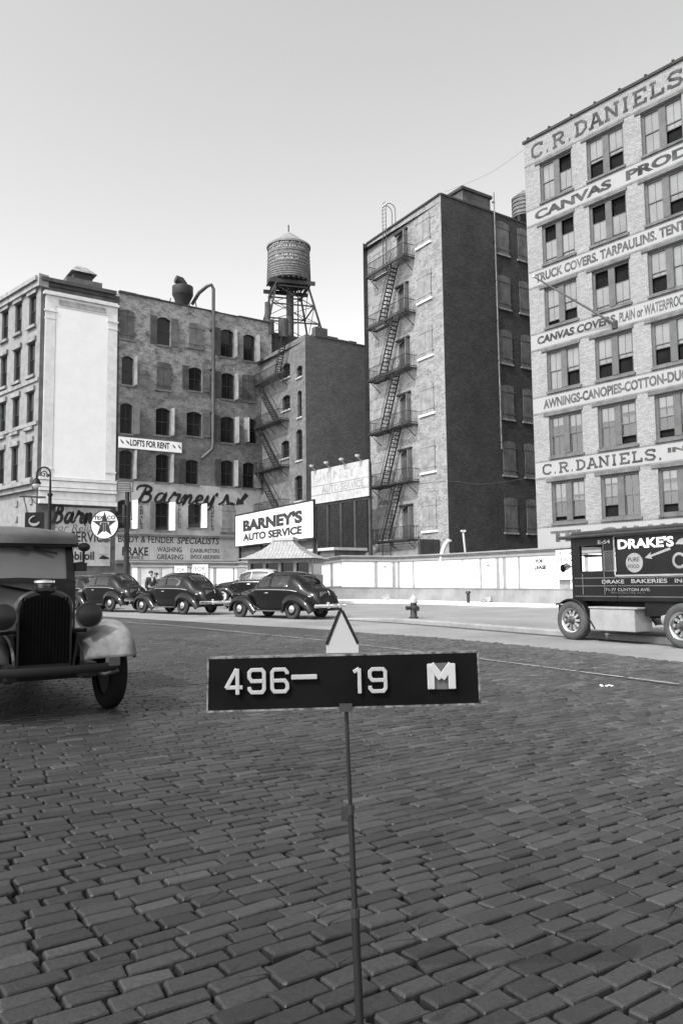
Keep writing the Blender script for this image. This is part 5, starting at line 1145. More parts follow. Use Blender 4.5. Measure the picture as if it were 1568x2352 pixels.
BELT = [(2.20, .45), (1.55, .72), (.95, .98), (.5, 1.06), (-1.2, 1.03), (-1.7, .90), (-2.2, .72), (-2.46, .46)]
def smoothed(tab, n=5): return [(p.x, p.y) for p in catmull([(a, b, 0) for a, b in tab], n)]
T_S, W_S, B_S = smoothed(TOP), smoothed(WID), smoothed(BELT)
FS, GS = [0, .08, .16, .32, .48, .64, .78], [.82, .66, .50, .33, .05, 0]
def section(x):
    T, W, B = lerp1(T_S, x), lerp1(W_S, x), lerp1(B_S, x); B = min(B, T - .03); pts = [(W * .90, .30), (W * .97, .42), (W, .30 + (B - .30) * .6), (W, B - .02)]
    n = lerp1([(-2.5, 2.3), (-1.9, 2.5), (-1.3, 3.4), (.5, 3.4), (1.1, 2.4), (2.2, 2.2)], x)
    for f in FS: pts.append((W * (1 - f ** n) ** (1 / n) * (1 - .12 * f), B + (T - B) * f))
    for q in GS: pts.append((W * q * .885, B + (T - B) * (1 - q ** n) ** (1 / n)))
    return pts
XS = sorted({-2.46, -2.42, -2.35, -2.25, -2.12, -2.0, -1.87, -1.75, -1.62, -1.56, -1.3, -1.22, -1.05, -1.0, -.72, -.64, -.5, -.2, -.14, .0, .15, .45, .52, .56, .66, .74, .82, .90, 1.0, 1.2, 1.4, 1.6, 1.8, 1.95, 2.05, 2.12, 2.17, 2.20})
def wheel(par, loc, r=.36, wd=.155, side=1, rim=None, name='wheel', rub=None):
    h = thing(name, None, None, loc); h.parent = par; s = side
    t = MB(); t.lathe([(r * .62, -wd * .4), (r * .72, -wd * .5), (r * .90, -wd * .5), (r * .985, -wd * .32), (r, 0), (r * .985, wd * .32), (r * .90, wd * .5), (r * .72, wd * .5), (r * .62, wd * .4)], axis='Y', n=28)
    to = t.build('tyre', rub or M_rub, h, smooth=True, sharp=50)
    t = MB(); t.lathe([(0, s * wd * .25), (r * .42, s * wd * .25), (r * .5, s * wd * .12), (r * .60, s * wd * .42), (r * .64, s * wd * .44), (r * .64, -s * wd * .3), (0, -s * wd * .3)], axis='Y', n=28); t.build('rim', rim or M_paint, h, smooth=True)
    t = MB(); t.lathe([(r * .40, s * wd * .26), (r * .36, s * wd * .48), (r * .22, s * wd * .62), (0, s * wd * .68)], axis='Y', n=20); t.build('hubcap', M_hub, h, smooth=True)
    return h
def make_car(label, loc, head, sc=1.0, paint=None, roofm=None, group='cars parked along the kerb', bump_=True, white=False):
    paint = paint or M_paint; v = thing('parked_car', label, 'car', loc, math.atan2(head[1], head[0]), group); v.scale = (sc,) * 3
    S = [section(x) for x in XS]; nr = len(S[0]); ring = lambda i: [(XS[i], y, z) for y, z in S[i]] + [(XS[i], -y, z) for y, z in S[i][-2::-1]]
    rings = [ring(i) for i in range(len(XS))]; n = len(rings[0]); m = MB(); gl = {}; roof = MB()
    def opening(x, k):
        kk = k if k < n / 2 else n - 2 - k; th0 = kk - 4
        if (-.14 < x < .50 or -1.05 < x < -.20) and 2 <= th0 <= 5: return 'side_window'
        if .56 <= x < .90 and 4 <= th0 and th0 != 11: return 'windscreen'
        if -1.62 <= x < -1.22 and 8 <= th0: return 'rear_window'
    for i in range(len(XS) - 1):
        xm_ = (XS[i] + XS[i + 1]) / 2
        for k in range(n - 1):
            q = [rings[i][k], rings[i][k + 1], rings[i + 1][k + 1], rings[i + 1][k]]; o = opening(xm_, k)
            if o: gl.setdefault((o, k < n / 2 if o == 'side_window' else 0, int((xm_ + 5) / .6) if o == 'side_window' else 0), MB()).add(q, [(0, 1, 2, 3)])
            elif roofm and min(q, key=lambda p: p[2])[2] > 1.12 and -1.9 < xm_ < .9: roof.add(q, [(0, 1, 2, 3)])
            else: m.add(q, [(0, 1, 2, 3)])
    m.add(rings[0], [tuple(range(n))]); m.add(rings[-1], [tuple(range(n))])
    bo = m.build('body', paint, v, smooth=True, sharp=60)
    if roof.v: roof.build('roof', roofm, v, smooth=True)
    for key, gm in gl.items():
        gm.v = [(x, y * .985, z - .004) for x, y, z in gm.v]; gm.build(key[0], M_glass, v, smooth=True)
    # belt moulding
    for s in (1, -1):
        t = MB(); t.tube([(x, s * (lerp1(W_S, x) + .008), lerp1(B_S, x) - .015) for x in (.95, .6, .3, 0, -.3, -.6, -.9, -1.2, -1.5)], .014, 6); t.build('belt_moulding', M_chrome, v)
        t = MB(); t.tube([(-.12, s * .775, .93), (-.02, s * .79, .93), (.05, s * .785, .925)], .016, 6); t.build('door_handle', M_chrome, v)
    t = MB(); t.box(-1.5, .9, -.66, .66, .34, .45); t.build('floor', M_seat, v)
    for x in (.0, -.85): t = MB(); t.box(x - .12, x + .08, -.62, .62, .45, .96); t.build('seat', M_seat, v, bevel=.05)
    t = MB(); t.tube([(.42 + .03 * math.sin(a) , .34 + .19 * math.cos(a), 1.0 + .17 * math.sin(a)) for a in [k * .4488 for k in range(15)]], .016, 6); t.build('steering_wheel', M_seat, v)
    # fenders
    fpaths = (('front_fender', 1.42, [(.62, -.10), (.60, .08), (.50, .28), (.30, .42), (.02, .47), (-.28, .43), (-.55, .27), (-.76, .06), (-.92, -.10)], .24),
              ('rear_fender', -1.30, [(.50, -.10), (.46, .12), (.36, .32), (.16, .46), (-.10, .49), (-.38, .44), (-.66, .30), (-.88, .12), (-1.02, -.06)], .20))
    for nm, wx, path, fw in fpaths:
        for s in (1, -1):
            P_ = catmull([(a, 0, c) for a, c in path], 4); N = len(P_); rg = []
            for i, p in enumerate(P_):
                tt = (P_[min(i + 1, N - 1)] - P_[max(i - 1, 0)]).normalized(); nn = Vector((-tt.z, 0, tt.x)); nn = -nn if nn.dot(p - Vector((0, 0, -.1))) < 0 else nn
                f_ = i / (N - 1); taper = min(1, .72 + 1.2 * min(f_, 1 - f_)); yi = max(.26, lerp1(W_S, wx + p.x) - .05); yo = (.86 if nm == 'front_fender' else .88) * (1 - .10 * (1 - taper))
                if nm == 'front_fender' and p.x < -.5: yo = .86
                dep = .16 * taper; ys = [yi, yi + (yo - yi) * .45, yi + (yo - yi) * .78, yo - .02, yo, yo - .008]; of = [.03, .035, .0, -.075, -dep, -dep - .05]
                rg.append([(wx + p.x + nn.x * o_, s * y, .35 + p.z + nn.z * o_) for y, o_ in zip(ys, of)])
            t = MB(); t.loft(rg, False); t.build(nm, paint, v, smooth=True, solid=.02, sharp=80)
    for s in (1, -1):
        t = MB(); t.box(-.86, .62, s * .62 if s > 0 else -.86, .86 if s > 0 else -.62, .27, .31); t.build('running_board', plain('running_board', .10, .4, .5), v, bevel=.01)
        t = MB(); t.lathe([(0, .16), (.085, .155), (.105, .10), (.10, 0), (.07, -.16), (.02, -.26), (0, -.27)], (1.86, s * .52, .86), axis='X', n=16); ho = t.build('headlight', paint, v, smooth=True)
        t = MB(); t.lathe([(0, .172), (.08, .165), (.098, .13)], (1.86, s * .52, .86), axis='X', n=16); t.build('lens', plain('lens_glass', .5, .05, 0, .8), ho, smooth=True)
        t = MB(); t.lathe([(0, -.05), (.035, -.04), (.045, .03), (.02, .1)], (-2.12, s * .70, .80), axis='X', n=10); t.build('tail_light', M_chrome, v, smooth=True)
    for nm, x, y0 in (('front_bumper', 2.36, .80), ('rear_bumper', -2.58, .82)):
        t = MB(); d = -.12 if x > 0 else .14; pts = [(x + d * (abs(k) / 4) ** 2, y0 * k / 4, .47) for k in range(-4, 5)]
        rg = [[(p[0] - .012, p[1], p[2] - .06), (p[0] + (.03 if x > 0 else -.03), p[1], p[2]), (p[0] - .012, p[1], p[2] + .06), (p[0] + (-.02 if x > 0 else .02), p[1], p[2])] for p in pts]; t.loft(rg, True, True); bo_ = t.build(nm, M_chrome, v, smooth=True, sharp=50)
        t = MB()
        for s in (1, -1): t.box(x - .05, x + .05, s * .28 - .03, s * .28 + .03, .38, .60)
        t.box(min(x, x * .82), max(x, x * .82) - .03, -.3, -.25, .42, .47); t.box(min(x, x * .82) + .03, max(x, x * .82) - .03, .25, .3, .42, .47); t.build('bumper_guard', M_chrome, bo_, bevel=.012)
    t = MB(); t.box(2.17, 2.215, -.13, .13, .50, .86); t.build('grille', M_chrome, v, bevel=.02)
    t = MB(); t.box(-2.36, -2.335, .1, .42, .80, .96); t.build('licence_plate', plain('plate', .12, .5), v)
    t = MB(); t.tube([(-2.30, -.02, .98), (-2.37, 0, .92), (-2.40, 0, .84)], .018, 6); t.build('trunk_handle', M_chrome, v)
    t = MB(); t.bar((1.42, -.7, .345), (1.42, .7, .345), .08); t.bar((-1.30, -.7, .345), (-1.30, .7, .345), .1); t.bar((1.9, -.35, .36), (-2.1, -.35, .36), .06, .1); t.bar((1.9, .35, .36), (-2.1, .35, .36), .06, .1); t.build('chassis', M_dark, v)
    for wx in (1.42, -1.30):
        for s in (1, -1): wheel(v, (wx, s * .72, .36), side=s, rim=M_white if white else None)
    return v
def car_at(label, rear_px, Yd, ang, sc, **kw):
    """rear_px: contact of the near rear wheel"""
    h = (-math.sin(R(ang)), math.cos(R(ang))); p = at(rear_px[0], rear_px[1], Yd); lx, ly = -1.30 * sc, .72 * sc
    X = p.x - (lx * h[0] - ly * h[1]); Yq = p.y - (lx * h[1] + ly * h[0]); return make_car(label, (X, Yq, p.z), h, sc, **kw)
car_at('black humpbacked sedan nearest the pointer sign, rear bumper and plate in view', (672, 1423), 27.6, 49, 1.0)
car_at('black sedan in the middle of the row, chrome rear bumper towards the next sedan', (421, 1411), 31.8, 50, 1.0)
car_at('black sedan parked nearest the dark truck cab, last whole car of the row', (254, 1403), 35.0, 52, 1.0)
p = at(150, 1398, 40.0); make_car('black car mostly hidden behind the dark truck cab', (p.x + .6, 40.2, p.z), (-.75, .66), 1.0)
p = at(585, 1384, 40.0); make_car('pale roofed sedan with whitewall wheels standing on the lot behind the others', (p.x, 40.0, p.z), (-.93, .36), 1.0, paint=M_paint2, roofm=plain('car_pale_roof', .33, .4, 0, .5, .1), group='cars parked along the kerb', white=True)

# ------------------------------------------------------------------ old truck close by on the left
wp_ = g(254, 1631); hd = Vector((.545, -.839)).normalized(); lf_ = Vector((-hd.y, hd.x)); TS = 1.0
O = Vector((wp_.x, wp_.y)) - lf_ * .72 * TS
v = thing('old_truck', 'old black truck with tall radiator, round headlights and pale front fender', 'truck', (O.x, O.y, gz(O.x)), math.atan2(hd.y, hd.x)); v.scale = (TS,) * 3
M_tb = plain('truck_black', .006, .45, 0, .25, .3, 2); M_tf = plain('pale_fender', .13, .6, 0, .3, .5, 3.5)  # fender mottled grey, far paler than the black body
def ring_rr(x, w_, zb, zt, rt=.25, crown=.05):
    pts = [(x, -w_, zb)]
    for a in range(0, 91, 15): pts.append((x, -w_ + rt - rt * math.cos(R(a)), zt - rt + rt * math.sin(R(a)) - crown))
    pts += [(x, -w_ * .4, zt - .012), (x, 0, zt), (x, w_ * .4, zt - .012)]
    for a in range(90, -1, -15): pts.append((x, w_ - rt + rt * math.cos(R(a)), zt - rt + rt * math.sin(R(a)) - crown))
    pts.append((x, w_, zb)); return pts
mb = MB(); mb.loft([ring_rr(.30, .225, .62, 1.50, .2), ring_rr(-.2, .29, .62, 1.53), ring_rr(-.80, .44, .62, 1.58, .28)], True, True); mb.build('hood', M_tb, v, smooth=True)
mb = MB(); mb.loft([ring_rr(.30, .245, .52, 1.53, .2), ring_rr(.38, .25, .52, 1.54, .2), ring_rr(.41, .235, .54, 1.515, .19)], True, True); mb.build('radiator_shell', plain('shell_plate', .012, .3, 0, .4), v, smooth=True)
mb = MB(); mb.loft([ring_rr(.405, .215, .60, 1.48, .18), ring_rr(.418, .215, .60, 1.48, .18)], True, True)
for k in range(14): y = -.19 + .38 * k / 13; mb.box(.418, .424, y - .006, y + .006, .62, 1.40)
mb.build('radiator', plain('radiator_core', .003, .9, 0, .05), v)
mb = MB(); mb.lathe([(.05, 1.53), (.06, 1.56), (.09, 1.575), (.09, 1.60), (.04, 1.615), (0, 1.62)], (.35, 0, 0), n=14); mb.build('radiator_cap', M_chrome, v, smooth=True)
# cab
mb = MB(); cw = .585
mb.loft([ring_rr(-.80, cw * .82, .60, 1.62, .12, .02), ring_rr(-.86, cw, .60, 1.66, .1, .02)], True, True)
mb.box(-2.4, -.86, cw - .05, cw, .60, 1.60); mb.box(-2.4, -.86, -cw, -cw + .05, .60, 1.60); mb.box(-2.45, -2.4, -cw, cw, .60, 2.0); mb.box(-2.4, -.87, -cw + .05, cw - .05, .60, .68)
mb.bar((-.90, cw - .04, 1.60), (-1.02, cw - .05, 2.18), .07, .09); mb.bar((-.90, -cw + .04, 1.60), (-1.02, -cw + .05, 2.18), .07, .09); mb.bar((-2.35, cw - .04, 1.6), (-2.35, cw - .05, 2.15), .12, .1); mb.bar((-2.35, -cw + .04, 1.6), (-2.35, -cw + .05, 2.15), .12, .1)
mb.build('cab', M_tb, v)
mb = MB(); rr2 = [ring_rr(-.82, cw - .02, 2.14, 2.28, .06, .02), ring_rr(-.90, cw + .03, 2.12, 2.34, .09, .03), ring_rr(-1.3, cw + .03, 2.14, 2.42, .12, .05), ring_rr(-2.2, cw + .03, 2.14, 2.42, .12, .05), ring_rr(-2.46, cw, 2.14, 2.32, .1, .04)]
mb.loft(rr2, True, True); mb.build('roof', plain('truck_roof', .06, .5, 0, .4, .3), v, smooth=True, sharp=60)
mb = MB(); mb.add([(-.915, -cw + .08, 1.64), (-.915, cw - .08, 1.64), (-1.0, cw - .08, 2.13), (-1.0, -cw + .08, 2.13)], [(0, 1, 2, 3)]); wsx = mb.build('windscreen', plain('dusty_windscreen', .13, .18, 0, .6, .1, 2), v, solid=.01)
mb = MB(); mb.bar((-.96, .05, 2.12), (-.90, .40, 2.00), .02, .03); mb.bar((-.9, .05, 2.10), (-.885, .15, 2.06), .05); mb.build('wiper', M_black, v)
mb = MB(); mb.box(-.99, -.86, -cw - .02, cw + .02, 2.10, 2.16); mb.build('visor', M_black, v)
mb = MB(); mb.bar((-.95, cw, 1.86), (-.86, cw + .08, 1.88), .025); mb.bar((-.86, cw + .08, 1.88), (-.86, cw + .08, 2.06), .02); mb.lathe([(0, -.02), (.06, -.015), (.066, .01), (0, .03)], (-.86, cw + .08, 2.10), axis='X', n=16); mb.build('mirror', M_black, v)
mb = MB(); mb.box(-.95, -.8, cw, cw + .1, 1.75, 1.87); mb.build('horn_bracket', M_black, v)
# body behind the cab
mb = MB(); mb.box(-4.6, -2.55, -.7, .7, .75, .85); mb.box(-4.6, -2.55, .65, .7, .85, 1.4); mb.box(-4.6, -2.55, -.7, -.65, .85, 1.4); mb.box(-2.6, -2.55, -.7, .7, .85, 1.4); mb.build('cargo_bed', M_tb, v)
mb = MB(); mb.bar((.75, -.33, .55), (-5.0, -.33, .62), .08, .16); mb.bar((.75, .33, .55), (-5.0, .33, .62), .08, .16); mb.bar((0, -.66, .40), (0, .66, .40), .09); mb.bar((-3.6, -.66, .40), (-3.6, .66, .40), .12); mb.bar((.6, .33, .46), (-.6, .33, .44), .07, .07); mb.bar((.6, -.33, .46), (-.6, -.33, .44), .07, .07); mb.build('chassis', M_black, v)
for s in (1, -1):
    path = [(.62, 0, .66), (.56, 0, .86), (.40, 0, 1.0), (.12, 0, 1.08), (-.22, 0, 1.04), (-.52, 0, .86), (-.74, 0, .62), (-.95, 0, .48)]
    P_ = catmull(path, 4); rg = []
    for i, p in enumerate(P_):
        N = len(P_); tt = (P_[min(i + 1, N - 1)] - P_[max(i - 1, 0)]).normalized(); nn = Vector((-tt.z, 0, tt.x)); nn = -nn if nn.dot(p - Vector((0, 0, .4))) < 0 else nn
        ys = [.30, .48, .62, .71, .77, .805, .81]; of = [-.16, -.05, .015, .015, -.03, -.11, -.19]
        rg.append([(p.x + nn.x * o_, s * y, p.z + nn.z * o_) for y, o_ in zip(ys, of)])
    t = MB(); t.loft(rg, False); t.build('fender', M_tf, v, smooth=True, solid=.015, sharp=80)
    t = MB(); t.loft([[(p.x, s * .28, p.z - .12), (p.x, s * .30, p.z - .14)] for p in P_], False); t.add([(.5, s * .24, .55), (.5, s * .28, .95), (-.6, s * .32, .98), (-.6, s * .28, .5)], [(0, 1, 2, 3)]); t.build('splash_apron', M_tb, v)
    t = MB(); t.lathe([(0, .10), (.07, .095), (.108, .08), (.116, .06), (.112, .03), (.085, -.08), (.035, -.15), (0, -.155)], (.42, s * .365, 1.17), axis='X', n=24); ho = t.build('headlight', M_black, v, smooth=True)
    t = MB(); t.lathe([(0, .105), (.055, .10), (.10, .086)], (.42, s * .365, 1.17), axis='X', n=24); t.build('lens', plain('dark_lens', .012, .3, 0, .3), ho, smooth=True)
    t = MB(); t.lathe([(.105, .082), (.12, .084), (.12, .066), (.112, .058)], (.42, s * .365, 1.17), axis='X', n=24); t.build('rim', plain('dull_rim', .03, .4), ho, smooth=True)
    t = MB(); t.tube([(.38, s * .2, 1.0), (.38, s * .365, .98), (.38, s * .365, 1.06)], .025, 8); t.build('lamp_bracket', M_black, v)
    t = MB(); t.box(-2.3, -.9, s * .58 if s > 0 else -.88, .88 if s > 0 else -.58, .46, .50); t.build('running_board', M_black, v)
    for wx, tw in ((0, .2), (-3.6, .3)): wheel(v, (wx, s * .70, .39), .375, tw * .78, s, rim=M_tb, rub=plain('truck_rubber', .009, .9, 0, .1))
mb = MB(); mb.loft([[(.86 - .10 * (abs(k) / 4) ** 2, .56 * k / 4, .52), (.875 - .10 * (abs(k) / 4) ** 2, .56 * k / 4, .56), (.86 - .10 * (abs(k) / 4) ** 2, .56 * k / 4, .62), (.84 - .10 * (abs(k) / 4) ** 2, .56 * k / 4, .57)] for k in range(-4, 5)], True, True); mb.build('bumper', M_black, v, smooth=True, sharp=40)
mb = MB(); mb.box(.70, .80, .46, .56, .58, .68); mb.tube([(.6, .30, .5), (.74, .45, .48), (.76, .56, .52)], .025, 6); mb.build('bumper_iron', plain('rusty_iron', .04, .8), v)

for ch_ in v.children:   # the whole body sits low on its wheels
    if ch_.name.startswith('wheel'): continue
    for o in [ch_, *ch_.children]:
        for p_ in o.data.vertices: p_.co.z = p_.co.z - .234 if 'headlight' in (ch_.name.split('.')[0], o.name.split('.')[0]) else p_.co.z * .74 + .07

# ------------------------------------------------------------------ bakery truck on the right
pf, pr = g(1319, 1470), g(1577, 1491); hd = Vector((pf.x - pr.x, pf.y - pr.y)); wbase = hd.length; hd.normalize()
wz_ = lambda px_, py_: None
DT = Frame((pf.x, pf.y), math.degrees(math.atan2(-hd.x, -hd.y)))   # plane of the near wheels, u runs towards the rear
v = root('bakery_truck', DT, 'black bakery delivery truck with white lettering and pale tool box', 'truck'); v.location.z = 0
gq = gz(pf.x); side = Frame(DT.world(0, 0, .06).to_2d(), DT.ang)
y0 = .06; rwh = (DT.z(1319, 1379) - gq) / 2
uF, uR = side.u(1313, 1330), side.u(1640, 1330); zbm, ztp = side.z(1400, 1381), side.z(1330, 1237); WT = 1.95
M_dk = plain('bakery_black', .010, .35, 0, .22, .25, 1.5)
zr_ = ztp; cuts = dict(w0=side.u(1333, 1330), w1=side.u(1384, 1330), d1=side.u(1414, 1330), zw0=side.z(1330, 1312), zw1=side.z(1345, 1254), a1=side.u(1388, 1300), a2=side.u(1410, 1300))
uD = cuts['d1']
mb = MB()
hz0, hz1 = side.z(1350, 1312), side.z(1350, 1253)
facade(mb, uF, uD, zbm, zr_, [(cuts['w0'], cuts['w1'], hz0, hz1)], y=y0, reveal=.06); facade(mb, uF, uD, zbm, zr_, [(cuts['w0'], cuts['w1'], hz0, hz1)], y=y0 + WT, reveal=-.06)
mb.add([(uF, y0, zbm), (uF, y0 + WT, zbm), (uF, y0 + WT, hz0), (uF, y0, hz0)], [(0, 1, 2, 3)]); mb.add([(uF, y0, hz1), (uF, y0 + WT, hz1), (uF, y0 + WT, zr_), (uF, y0, zr_)], [(0, 1, 2, 3)])
mb.box(uF, uF + .06, y0 + .003, y0 + .1, hz0, hz1); mb.box(uF, uF + .06, y0 + WT - .1, y0 + WT - .003, hz0, hz1); mb.box(uF, uF + .05, y0 + WT / 2 - .03, y0 + WT / 2 + .03, hz0, hz1)
mb.box(uD, uD + .04, y0 + .01, y0 + WT - .01, zbm, zr_); mb.box(uF + .02, uD, y0 + .02, y0 + WT - .02, zbm, zbm + .05)
mb.build('cab', M_dk, v, fix=False)
mb = MB(); mb.box(uD + .041, uR, y0 - .012, y0 + WT + .012, zbm, zr_ - .002); mb.build('cargo_body', M_dk, v, bevel=.02)
mb = MB(); mb.box(uF - .28, uR + .02, y0 - .10, y0 + WT + .1, zr_, zr_ + .07); mb.box(uF - .1, uR, y0 + .1, y0 + WT - .1, zr_ + .07, zr_ + .16); mb.build('roof', plain('bakery_roof', .03, .6), v, bevel=.03)
mb = MB(); mb.box(uF - .02, uF + .02, y0 + .1, y0 + WT - .1, hz0 + .35, hz0 + .38); mb.box(cuts['w0'] + .1, cuts['w1'], y0 + .02, y0 + .05, hz0 + .30, hz0 + .34); mb.build('window_bar', M_dk, v)
mb = MB(); a1, a2 = cuts['a1'], cuts['a2']; zq0, zq1 = side.z(1400, 1309), side.z(1400, 1268); mb.box(a1, a2, y0 - .008, y0 - .001, zq0, zq1); mb.build('quarter_window', plain('dim_pane', .035, .1, 0, .6), v)
M_line = plain('coach_line', .09, .6); M_tw = plain('truck_white', .8, .6, 0, .3, .03); M_tg = plain('truck_lettering_grey', .24, .6)
yl = y0 - .0165
mb = MB(); e = .022
def outline(a, c, z0, z1, y=yl): mb.box(a, c, y, y + .004, z0 - e / 2, z0 + e / 2); mb.box(a, c, y, y + .004, z1 - e / 2, z1 + e / 2); mb.box(a - e / 2, a + e / 2, y, y + .004, z0 + e / 2, z1 - e / 2); mb.box(c - e / 2, c + e / 2, y, y + .004, z0 + e / 2, z1 - e / 2)
zs0, zs1 = side.z(1411, 1322.5), side.z(1411, 1230.5); ub = side.u(1411, 1280); e = .035; outline(ub, uR - .25, zs0, zs1); mb.build('panel_border', M_tg, v)
mb = MB(); e = .02; outline(a1, a2, zq0 - .02, zq1 + .02, y0 - .010)
for yy in (1327, 1345.5, 1370):
    z = side.z(1400, yy); mb.box(uF + .08, uD + .02, y0 - .010, y0 - .003, z - .01, z + .01); mb.box(uD + .05, uR - .05, yl, yl + .003, z - .01, z + .01)
x = cuts['w1'] + .03; mb.box(x, x + .02, y0 - .011, y0 - .003, side.z(1400, 1366), zr_ - .1); x = cuts['w0'] + .05; mb.box(x, x + .02, y0 - .011, y0 - .003, side.z(1340, 1366), hz0 - .05); mb.build('coach_lines', M_line, v)
def stx(s, x0, yt, yb, x1, m, y1_=None, **kw):
    a = side.u(x0, (yt + yb) / 2); c = side.u(x1, yb); return text(v, s, a, c, side.z(x0, yb), side.z(x0, yt), yl - .003, m, **kw)
stx("DRAKE'S", 1419, 1239, 1262, 1548, M_tw, bold=.035); stx('E-54', 1373, 1241, 1250, 1401, M_tg, bold=.02).location = (0, .003, 0)
pc = side.uz(1457, 1292.5); rad = (side.u(1477, 1292) - side.u(1438, 1292)) / 2; rz2 = (side.z(1457, 1270) - side.z(1457, 1315)) / 2
mb = MB(); n = 32; mb.prism([(pc[0] + rad * math.cos(2 * math.pi * k / n), pc[1] + rz2 * math.sin(2 * math.pi * k / n)) for k in range(n)], yl - .004, yl + .002); mb.build('badge', plain('badge_grey', .24, .6, 0, .3, .1), v)
stx('PURE', 1443, 1281, 1290, 1469, M_dk).location = (0, -.005, 0); stx('FOOD', 1443, 1297, 1305, 1469, M_dk).location = (0, -.005, 0)
ar = [side.uz(*p) for p in ((1481, 1281), (1495, 1268), (1493, 1275), (1538, 1257), (1541, 1262), (1496, 1279), (1498, 1284))]
mb = MB(); mb.prism(ar, yl - .003, yl + .002); mb.build('arrow', M_tg, v)
ch = [side.uz(*p) for p in ((1551, 1250), (1558, 1240), (1566, 1236), (1580, 1236), (1590, 1246), (1588, 1252), (1566, 1250))]
mb = MB(); mb.prism(ch, yl - .003, yl + .002); mb.build('hat_mark', M_tg, v)
mb = MB(); cc = side.uz(1560, 1287); ro = side.u(1577, 1287) - cc[0]; ribbon(mb, [(cc[0] + (ro * .8) * math.cos(t), cc[1] + (ro * .8) * math.sin(t)) for t in [.7 + 4.9 * k / 20 for k in range(21)]], ro * .32, yl - .002); mb.build('cake_lettering', M_tg, v, fix=False)
text(v, 'AKES', cc[0] + ro * 1.3, uR - .5, cc[1] - ro * .9, cc[1] + ro * .9, yl - .002, M_tg, bold=.03)
stx('DRAKE', 1383, 1332, 1340.5, 1434, M_tg, bold=.02); stx('BAKERIES', 1450, 1330, 1339.5, 1533, M_tg, bold=.02); stx('INC.', 1550, 1329, 1338.5, 1584, M_tg, bold=.02)
stx('71-77 CLINTON AVE.', 1391, 1351, 1357.5, 1494, M_tg, bold=.01); stx('BROOKLYN, N.Y.', 1404, 1359, 1364, 1484, M_line, bold=.0)
# running gear
for nm, u_ in (('front', 0.0), ('rear', wbase)):
    gzz = gq + (gz(pr.x) - gq) * u_ / wbase
    for s, yy in ((1, 0.02), (-1, WT - .02)):
        h = thing('wheel', None, None, (u_, yy, gzz + rwh)); h.parent = v; r_ = rwh; wd_ = .24 if nm == 'front' else .30
        t = MB(); t.lathe([(r_ * .58, -wd_ * .4), (r_ * .66, -wd_ * .5), (r_ * .86, -wd_ * .52), (r_ * .97, -wd_ * .40), (r_, -wd_ * .2), (r_, wd_ * .2), (r_ * .97, wd_ * .40), (r_ * .86, wd_ * .52), (r_ * .66, wd_ * .5), (r_ * .58, wd_ * .4)], axis='Y', n=36); t.build('tyre', plain('bakery_tyre', .06, .8, 0, .3, .2, 4), h, smooth=True, sharp=50)
        t = MB(); f_ = -s * wd_; t.lathe([(r_ * .60, f_ * .45), (r_ * .62, f_ * .5), (r_ * .55, f_ * .42), (r_ * .50, f_ * .1), (r_ * .50, -f_ * .3), (r_ * .6, -f_ * .4)], axis='Y', n=36); t.build('rim', M_hub, h, smooth=True, sharp=50)
        t = MB()
        for k in range(10): a = 2 * math.pi * k / 10; t.bar((r_ * .16 * math.cos(a), f_ * .30, r_ * .16 * math.sin(a)), (r_ * .54 * math.cos(a), f_ * .18, r_ * .54 * math.sin(a)), .05, .035, up=(0, 1, 0)); t.lathe([(.032, 0), (.032, f_ * .12), (0, f_ * .13)], (r_ * .44 * math.cos(a), f_ * .22, r_ * .44 * math.sin(a)), axis='Y', n=8)
        t.build('spokes', plain('wheel_spoke', .30, .5, .3), h)
        t = MB(); t.lathe([(r_ * .22, f_ * .1), (r_ * .22, f_ * .42), (r_ * .15, f_ * .55), (r_ * .12, f_ * .9), (0, f_ * .95)], axis='Y', n=16); t.build('hub', plain('hub_dark', .06, .5, .3), h, smooth=True)
        t = MB(); t.lathe([(0, f_ * -.1), (r_ * .5, f_ * -.12), (0, f_ * -.2)], axis='Y', n=24); t.build('brake_drum', M_dark, h)
for s, yy in ((1, -.12), (-1, WT - .16)):
    P_ = [(rwh * 1.16 * math.cos(R(a)), rwh + gq + rwh * 1.10 * math.sin(R(a))) for a in range(128, 12, -9)]; P_ = [(P_[0][0] - .12, P_[0][1] - .01)] + P_ + [(P_[-1][0] + .22, P_[-1][1] - .3)]
    t = MB(); t.loft([[(p[0], yy, p[1] - .03), (p[0], yy + .02, p[1]), (p[0], yy + .28, p[1] + .005)] for p in P_], False); t.build('front_fender', M_dk, v, smooth=True, solid=.02)
bx0, bx1, bz0, bz1 = side.u(1366, 1420), side.u(1469, 1425), side.z(1366, 1446), side.z(1366, 1397)
mb = MB(); mb.box(bx0, bx1, -.10, .42, bz0, bz1); o = mb.build('tool_box', plain('tool_box_grey', .26, .55, 0, .3, .12, 3), v, bevel=.015)
mb = MB(); mb.box(bx0 - .02, bx1 + .08, -.12, .44, bz1 + .001, bz1 + .04); mb.build('lid', plain('tool_box_grey', .26), o, bevel=.01)
mb = MB(); mb.bar((-.7, .42, gq + .62), (uR - .3, .42, gq + .62), .1, .2); mb.bar((-.7, WT - .42, gq + .62), (uR - .3, WT - .42, gq + .62), .1, .2); mb.bar((0, 0, rwh + gq), (0, WT, rwh + gq), .1); mb.bar((wbase, 0, rwh + gq), (wbase, WT, rwh + gq), .16)
mb.box(-.75, -.55, .3, WT - .3, gq + .55, gq + .75); mb.box(uF + .2, bx1 + .2, y0 + .35, WT - .3, zbm - .25, zbm - .002); mb.box(bx1 + .1, uR - .1, y0 + .04, WT, zbm - .28, zbm - .003); mb.build('chassis', M_black, v)
